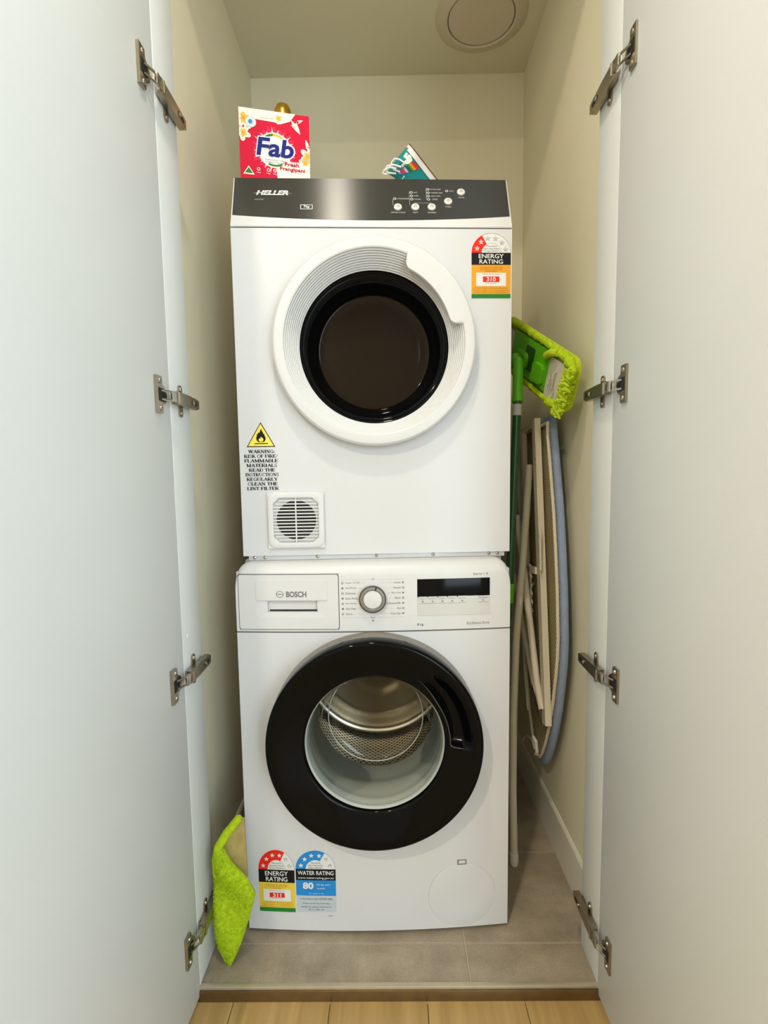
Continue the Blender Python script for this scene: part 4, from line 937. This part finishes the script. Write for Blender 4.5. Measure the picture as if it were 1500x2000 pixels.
# ------------------------------------------------------------------ flat mop leaning in the right-hand gap
N1, N2, F1 = Vector((0.4013, 1.15, 1.2862)), Vector((0.3932, 1.22, 1.1752)), Vector((0.3285, 1.45, 1.4622))
mp = empty('flat_mop', 'green flat mop with fluffy lime pad leaning head-up beside the dryer', 'mop', (0.2705, 1.315, 0.0))
ma = (F1-N1).normalized(); mb = (N1-N2); mb = (mb-ma*mb.dot(ma)).normalized(); mn = ma.cross(mb)
if mn.y > 0 and mn.x > 0: mn = -mn
if mn.dot(Vector((0, 0, CAMH))-N1) < 0: mn = -mn
LM, WM_ = 0.40, 0.126
mc = N1+ma*LM/2-mb*WM_/2-mp.location
def ML(a, b, c): return mc+ma*a+mb*b+mn*c            # a along (far +), b up, c towards the viewer
def mbox(o, a0, a1, b0, b1, c0, c1, r=0.012):
    P = []
    for (ca, cb, st) in ((a1-r, b1-r, 0), (a0+r, b1-r, 1), (a0+r, b0+r, 2), (a1-r, b0+r, 3)):
        for k in range(5): t = PI/2*(st+k/4); P.append((ca+r*math.cos(t), cb+r*math.sin(t)))
    n = len(P); vs = [ML(a, b, c0) for a, b in P]+[ML(a, b, c1) for a, b in P]
    return o.add(vs, [list(range(n))[::-1], list(range(n, 2*n))]+[[i, (i+1) % n, n+(i+1) % n, n+i] for i in range(n)])
mbox(MB(), -LM/2, LM/2, -WM_/2, WM_/2, -0.016, -0.004, .03).build('mop_pad', M_limeh, mp, recalc=True)
rim = []
for i in range(120):
    t = 2*PI*i/120; p_ = 6; c, s_ = math.cos(t), math.sin(t); r = 1/((abs(c)**p_+abs(s_)**p_)**(1/p_))
    rim.append(ML(r*c*(LM/2-.005), r*s_*(WM_/2-.004), 0.001+.001*math.sin(i*1.7)))
MB().tube(rim, [0.0080+0.0016*math.sin(i*2.1)+random.uniform(-.001, .001)+(0.0030+.0022*math.sin(i*1.3) if 40 < i < 80 else 0) for i in range(120)], 10, closed=True).build('pad_edging', M_lime, mp)
fr = MB()
for i in range(150):      # chenille tufts at the near end
    b = random.uniform(-WM_/2, WM_/2-.02); a = -LM/2+random.uniform(-.006, .020)+max(0, -b)*.18
    q0 = ML(a, b, 0.004); q1 = ML(a+random.uniform(-.010, .006), b+random.uniform(-.008, .004), 0.012+random.uniform(0, .006)); q2 = ML(a+random.uniform(-.016, .004), b+random.uniform(-.012, .002), 0.008+random.uniform(0, .007))
    fr.tube([q0, q1, q2], [.0036, .0042, .0024], 6)
fr.build('pad_fringe', M_limeh, mp)['kind'] = 'stuff'
mbox(MB(), -LM/2+.105, LM/2-.09, -WM_/2+.018, WM_/2-.014, -0.004, 0.006, .006).build('mop_plate', M_green, mp, recalc=True)
mbox(MB(), -LM/2+.115, -LM/2+.165, -WM_/2+.030, WM_/2-.052, 0.006, 0.016, .008).build('plate_clip', M_green, mp, recalc=True)
mbox(MB(), -LM/2+.180, -LM/2+.225, -.025, WM_/2-.030, 0.006, 0.0085, .004).build('plate_slot', mat('deep_green_slot', S(20, 70, 22), .5, var=.05), mp, recalc=True)
mbox(MB(), -LM/2+.034, -LM/2+.108, -WM_/2+.010, WM_/2-.022, -0.002, 0.004, .014).build('pad_pocket', mat('pocket_cloth', S(206, 198, 176), .85, var=.04, vscale=40), mp, recalc=True)
mbox(MB(), LM/2-.09, LM/2-.02, -WM_/2+.010, WM_/2-.022, -0.002, 0.004, .014).build('pad_pocket', MATS['pocket_cloth'], mp, recalc=True)
pk = MB(lambda s_, t, l: ML(-LM/2+.040+t, -WM_/2+.018+s_, 0.0046))
for (z_, x_, n_, amp) in ((.047, .014, 7, .0045), (.030, .008, 9, .0038), (.0395, .004, 6, .0012)):     # illegible hand-drawn marks
    P = [(x_+.0062*i, z_+amp*(1 if i % 2 else -1)*(.6+.4*math.sin(i*1.9))) for i in range(n_)]
    for (p_, q_) in zip(P, P[1:]): pk.line(p_[0], p_[1], q_[0], q_[1], .0013, 0)
P = [(.000, .026), (.004, .020), (.012, .019), (.022, .024), (.036, .026), (.062, .024)]
for (p_, q_) in zip(P, P[1:]): pk.line(p_[0], p_[1], q_[0], q_[1], .0014, 0)
pk.build('pocket_print', [I_grey], mp, smooth=False)['kind'] = 'stuff'
MB().tube([ML(-LM/2+.070, WM_/2-.004, .008), ML(-LM/2+.092, WM_/2-.010, .013), ML(-LM/2+.110, WM_/2-.022, .014), ML(-LM/2+.122, WM_/2-.032, .012)], [.009, .0095, .0085, .004], 12).build('pad_fold', M_limeh, mp)
lo = MB(lambda a_, b_, l: ML(a_, b_, .0066)); lo.ring(-LM/2+.150, -WM_/2+.026, .0075, .0090, 0, n=20); lo.ring(-LM/2+.150, -WM_/2+.026, .0030, .0042, 0, n=12); lo.build('plate_emblem', [mat('emblem_green', S(30, 96, 24), .5, var=.03)], mp, smooth=False)
jt = ML(-LM/2+.235, -.010, .012)
mbox(MB(), -LM/2+.205, -LM/2+.265, -.026, .014, 0.006, 0.020, .012).build('joint_base', M_green, mp, recalc=True)
hp = [Vector((0.3115, 1.308, 1.232))-mp.location, Vector((0.3165, 1.325, 1.318))-mp.location]
MB().tube([jt, jt+mn*.022, (jt+mn*.022+hp[1])/2+Vector((0, -.004, .01)), hp[1]], [.014, .015, .012, .0125], 14).build('swivel_joint', M_green, mp)
hd = (hp[1]-hp[0]).normalized()
MB().tube([hp[1]+hd*.012, hp[1], hp[0]+Vector((0, 0, .01)), hp[0], hp[0]-hd*.010], [.010, .0130, .0125, .0135, .0135], 16).build('socket', M_green, mp)
pb_ = Vector((0, 0, 0.003))
MB().tube([hp[0], pb_], [.0102, .0102], 18).build('handle', M_dgreen, mp)
pt = lambda f: hp[0].lerp(pb_, f)
MB().tube([pt(.375), pt(.415)], .0122, 18).build('grip_ring', M_green, mp)
MB().tube([pt(.012), pt(.034)], .0106, 18).build('handle_label', I_lgrey, mp)

# ------------------------------------------------------------------ ironing board folded against the right wall
ib = empty('ironing_board', 'folded ironing board with blue cover leaning on the right wall', 'ironing board', (0.318, 1.315, 0.0))
IL = ib.location.copy()
NE = [(1.1960, 1.352), (1.1500, 1.337), (1.0782, 1.3134), (0.9531, 1.2752), (0.8600, 1.2550), (0.7708, 1.2388), (0.6492, 1.2250), (0.5900, 1.2280), (0.5425, 1.2374), (0.4600, 1.2580), (0.3880, 1.2847), (0.3250, 1.3150), (0.2730, 1.3487), (0.2480, 1.3750)]
FE = [(0.2400, 1.4050), (0.2480, 1.4350), (0.2800, 1.4750), (0.3400, 1.5150), (0.4500, 1.5600), (0.6000, 1.6000), (0.8500, 1.6350), (1.0500, 1.6600), (1.1700, 1.6780), (1.1850, 1.6700)]
OUT = [(y, z) for z, y in NE]+[(y, z) for z, y in FE]
oc = Vector((sum(y for y, z in OUT)/len(OUT), sum(z for y, z in OUT)/len(OUT)))
def inset(d): 
    n = len(OUT); R_ = []
    for i in range(n):
        a, b = Vector(OUT[i-1]), Vector(OUT[(i+1) % n]); t = (b-a).normalized(); nn = Vector((t.y, -t.x))
        if nn.dot(oc-Vector(OUT[i])) < 0: nn = -nn
        R_.append(tuple(Vector(OUT[i])+nn*d))
    return R_
XF_I = Matrix(((0, 0, 1, -IL.x), (1, 0, 0, -IL.y), (0, 1, 0, -IL.z), (0, 0, 0, 1)))
# padded cover: rim that wraps onto the underside
vs = []; fs = []; ring = [(0.017, .4055), (0.012, .4040), (0.004, .4045), (0.0, .4080), (-0.0005, .4140), (0.001, .4210), (0.010, .4240), (0.05, .4240)]
n = len(OUT); LR = len(ring)
rings = [inset(d) for d, _ in ring]
for i in range(n):
    for k, (d, x) in enumerate(ring): vs.append((x-IL.x, rings[k][i][0]-IL.y, rings[k][i][1]+0.0015*math.sin(i*2.4)*(1 if k == 1 else 0)))
for i in range(n):
    j_ = (i+1) % n
    for k in range(LR-1): fs.append([i*LR+k, j_*LR+k, j_*LR+k+1, i*LR+k+1])
fs.append([i*LR+LR-1 for i in range(n)])
MB().add(vs, fs).build('board_cover', M_blue, ib, recalc=True, angle=60)
def mesh_material():
    m = bpy.data.materials.new('expanded_metal'); m.use_nodes = True; nt = m.node_tree; b = nt.nodes['Principled BSDF']; b.inputs['Roughness'].default_value = .5
    tc = nt.nodes.new('ShaderNodeTexCoord'); mpn = nt.nodes.new('ShaderNodeMapping'); mpn.inputs['Rotation'].default_value = (math.radians(45), 0, 0); mpn.inputs['Scale'].default_value = (0, 75, 75)
    ch = nt.nodes.new('ShaderNodeTexVoronoi'); ch.inputs['Randomness'].default_value = 0; ch.inputs['Scale'].default_value = 1.6; ch.distance = 'CHEBYCHEV'
    nt.links.new(tc.outputs['Object'], mpn.inputs['Vector']); nt.links.new(mpn.outputs['Vector'], ch.inputs['Vector'])
    cr = nt.nodes.new('ShaderNodeValToRGB'); cr.color_ramp.elements[0].position = .33; cr.color_ramp.elements[1].position = .36
    cr.color_ramp.elements[0].color = S(66, 54, 32); cr.color_ramp.elements[1].color = S(212, 192, 142)
    nt.links.new(ch.outputs['Distance'], cr.inputs['Fac']); nt.links.new(cr.outputs['Color'], b.inputs['Base Color'])
    bp = nt.nodes.new('ShaderNodeBump'); bp.inputs['Strength'].default_value = .6; bp.inputs['Distance'].default_value = .002
    nt.links.new(ch.outputs['Distance'], bp.inputs['Height']); nt.links.new(bp.outputs['Normal'], b.inputs['Normal'])
    return m
MB().prism(inset(.014), .4060, .4085, xf=XF_I).build('board_mesh', mesh_material(), ib, smooth=False, recalc=True)
iv = lambda x, y, z: Vector((x, y, z))-IL
MB().tube([iv(.4010, y, z) for y, z in inset(.020)], .0045, 8, closed=True).build('board_rim', M_cream, ib)
def bar(name, a, b, wy, x0, x1, m=M_cream):
    a, b = Vector(a), Vector(b); t = (b-a).normalized(); nn = Vector((t.y, -t.x))*wy/2
    P = [tuple(a+nn), tuple(b+nn), tuple(b-nn), tuple(a-nn)]
    return MB().prism(P, x0, x1, xf=XF_I).build(name, m, ib, smooth=False, recalc=True)
rl = bar('rail', (1.432, 1.192), (1.292, 0.405), .030, .3830, .3990)
for (y, z, r_) in ((1.4015, 1.085, .0028), (1.398, 1.068, .0022), (1.352, .855, .003), (1.360, .885, .002)):
    MB().lathe([(0, .0004), (r_, .0003)], 12, Matrix(((0, 0, -1, .3828-IL.x), (0, 1, 0, y-IL.y), (1, 0, 0, z-IL.z), (0, 0, 0, 1)))).build('rail_hole', M_dark, rl, smooth=False)
bar('rail', (1.560, 1.165), (1.470, 0.500), .026, .3830, .3960)
bar('cross_brace', (1.455, 1.180), (1.600, 1.165), .016, .3860, .3980)
bar('cross_brace', (1.375, .790), (1.500, .775), .018, .3780, .3900)
# toothed height rail
T_ = []; a, b = Vector((1.418, .800)), Vector((1.392, .615)); t = (b-a).normalized(); nn = Vector((t.y, -t.x))
if nn.x < 0: nn = -nn
T_ = [tuple(a+nn*.022), tuple(b+nn*.022)]
for k in range(16, -1, -1): T_.append(tuple(a.lerp(b, k/16)+nn*(0 if k % 2 else .012)))
MB().prism(T_, .3760, .3820, xf=XF_I).build('ratchet_rail', M_cream, ib, smooth=False, recalc=True)
# folded tube legs
MB().tube([iv(.378, 1.445, 1.070), iv(.366, 1.420, .960), iv(.350, 1.395, .800), iv(.3300, 1.372, .620), iv(.3190, 1.352, .400), iv(.3145, 1.332, .200), iv(.3160, 1.317, .020)], .0100, 12).build('leg', M_cream, ib)
MB().tube([iv(.3158, 1.3185, .036), iv(.3160, 1.317, .010), iv(.3160, 1.3168, .0005)], [.0118, .0122, .0095], 14).build('leg_foot', mat('white_foot_cap', S(222, 218, 204), .45, var=.02), ib)
MB().tube([iv(.352, 1.470, .930), iv(.362, 1.405, .740), iv(.376, 1.335, .500), iv(.382, 1.306, .440)], .0092, 12).build('leg', M_cream, ib)
MB().tube([iv(.352, 1.500, .760), iv(.368, 1.440, .600), iv(.384, 1.392, .470)], .0075, 12).build('leg', M_cream, ib)
MB().tube([iv(.3835, 1.400, .475), iv(.389, 1.340, .410), iv(.393, 1.312, .395)], .0080, 10).build('leg_bracket', M_nickel, ib)
MB().tube([iv(.372, 1.360, .758), iv(.372, 1.400, .752), iv(.372, 1.430, .758), iv(.372, 1.440, .735)], .0022, 8).build('lock_wire', M_steel, ib)
MB().tube([iv(.382, 1.343, .905), iv(.3805, 1.335, .840), iv(.3805, 1.330, .800)], .0032, 8).build('lock_lever', M_cream, ib)
# draw cord of the cover at the nose
MB().tube([iv(.3990, 1.425, .268), iv(.3935, 1.430, .292), iv(.3920, 1.420, .305), iv(.3950, 1.403, .300), iv(.3990, 1.405, .270), iv(.3990, 1.420, .255)], .0048, 8).build('cord_knot', M_rub, ib)
MB().tube([iv(.3935, 1.430, .290), iv(.388, 1.470, .283), iv(.386, 1.500, .262), iv(.386, 1.515, .245)], .0022, 8).build('draw_cord', M_rub, ib)
hem = inset(.020)
MB().tube([iv(.397, y+.004*math.sin(k*2.2), z) for k, (y, z) in enumerate(hem[17:22])], .0040, 8).build('cover_hem', M_rub, ib)

# ------------------------------------------------------------------ lime mop pad standing beside the washing machine
pad = empty('mop_cloth', 'spare lime microfibre mop pad propped between washing machine and left jamb', 'mop pad', (-0.3662, 1.045, 0.0))
PL = pad.location.copy()
# front flap as a left/right ruled sheet with a curved face
rowsP = [(0.0015, -.3720, -.3585), (0.012, -.3790, -.3530), (0.030, -.3895, -.3440), (0.050, -.3945, -.3360), (0.075, -.3950, -.3275), (0.099, -.3945, -.3195), (0.130, -.3938, -.3105), (0.152, -.3930, -.3050), (0.162, -.3928, -.3045), (0.175, -.3922, -.3120), (0.188, -.3915, -.3205), (0.200, -.3908, -.3310), (0.213, -.3900, -.3430), (0.228, -.3885, -.3560), (0.243, -.3868, -.3640), (0.258, -.3845, -.3690)]
NC = 14; vs = []; fs = []
def padp(i, k, back):
    z, a, b = rowsP[i]; f_ = k/NC; x = a+(b-a)*f_
    y = 1.038+0.012*math.sin(f_*PI*.5)*0+0.010*(abs(f_-.4)**1.5)+0.004*math.sin(z*40+f_*5)
    ed = min(f_, 1-f_)*NC; th = .0035+.0055*min(1, ed/2.0)
    return (x-PL.x, y+(th if back else -th)-PL.y, z)
for back in (0, 1):
    for i in range(len(rowsP)):
        for k in range(NC+1): vs.append(padp(i, k, back))
NR = len(rowsP); st = NR*(NC+1)
for i in range(NR-1):
    for k in range(NC):
        q_ = i*(NC+1)+k; fs.append([q_, q_+1, q_+NC+2, q_+NC+1]); fs.append([st+q_, st+q_+NC+1, st+q_+NC+2, st+q_+1])
for i in range(NR-1):
    for k in (0, NC): q_ = i*(NC+1)+k; fs.append([q_, q_+NC+1, st+q_+NC+1, st+q_])
for k in range(NC):
    for i in (0, NR-1): q_ = i*(NC+1)+k; fs.append([q_, q_+1, st+q_+1, st+q_])
fp = MB().add(vs, fs).build('front_flap', M_lime, pad, recalc=True, angle=80)
MB().tube([(x-PL.x, y-PL.y, z) for x, y, z in ((-.3870, 1.040, .200), (-.3860, 1.042, .235), (-.3800, 1.045, .262), (-.3650, 1.052, .286), (-.3480, 1.062, .304), (-.3400, 1.068, .312), (-.3370, 1.071, .314))], [.006, .0085, .0095, .0095, .0090, .0085, .004], 12).build('rolled_edge', M_lime, pad)
ih = MB(); P = [(-.3860, 1.066, .235), (-.3700, 1.068, .272), (-.3420, 1.074, .306), (-.3340, 1.080, .300), (-.3320, 1.082, .160), (-.3500, 1.072, .150), (-.3800, 1.062, .170)]
v1 = [(x-PL.x, y-PL.y, z) for x, y, z in P]; v2 = [(x, y+.006, z) for x, y, z in v1]; n = len(P)
ih.add(v1+v2, [list(range(n)), list(range(n, 2*n))[::-1]]+[[i, (i+1) % n, n+(i+1) % n, n+i] for i in range(n)])
ih.build('back_cloth', mat('beige_backing', S(176, 156, 92), .9, var=.12, vscale=50, bump=.4, bscale=200), pad, recalc=True, smooth=False)
fz_ = MB()
for q_ in range(2600):       # short pile on the outside of the pad
    fi = random.uniform(0, NR-1.001); i = int(fi); f_ = fi-i; k = random.uniform(0, NC-.001); k0 = int(k); g_ = k-k0
    A, B, C_, D_ = (Vector(padp(i, k0, 0)), Vector(padp(i, k0+1, 0)), Vector(padp(i+1, k0, 0)), Vector(padp(i+1, k0+1, 0)))
    p_ = (A*(1-g_)+B*g_)*(1-f_)+(C_*(1-g_)+D_*g_)*f_
    d_ = Vector((random.uniform(-.7, .7), -1.0, random.uniform(-.9, .5))).normalized()*random.uniform(.0022, .0042); s_ = d_.orthogonal().normalized()*.0008; t_ = d_.cross(s_).normalized()*.0008
    fz_.add([p_+s_, p_-s_*.5+t_, p_-s_*.5-t_, p_+d_], [[0, 1, 3], [1, 2, 3], [2, 0, 3]])
fz_.build('pile', M_lime, fp, smooth=False)['kind'] = 'stuff'
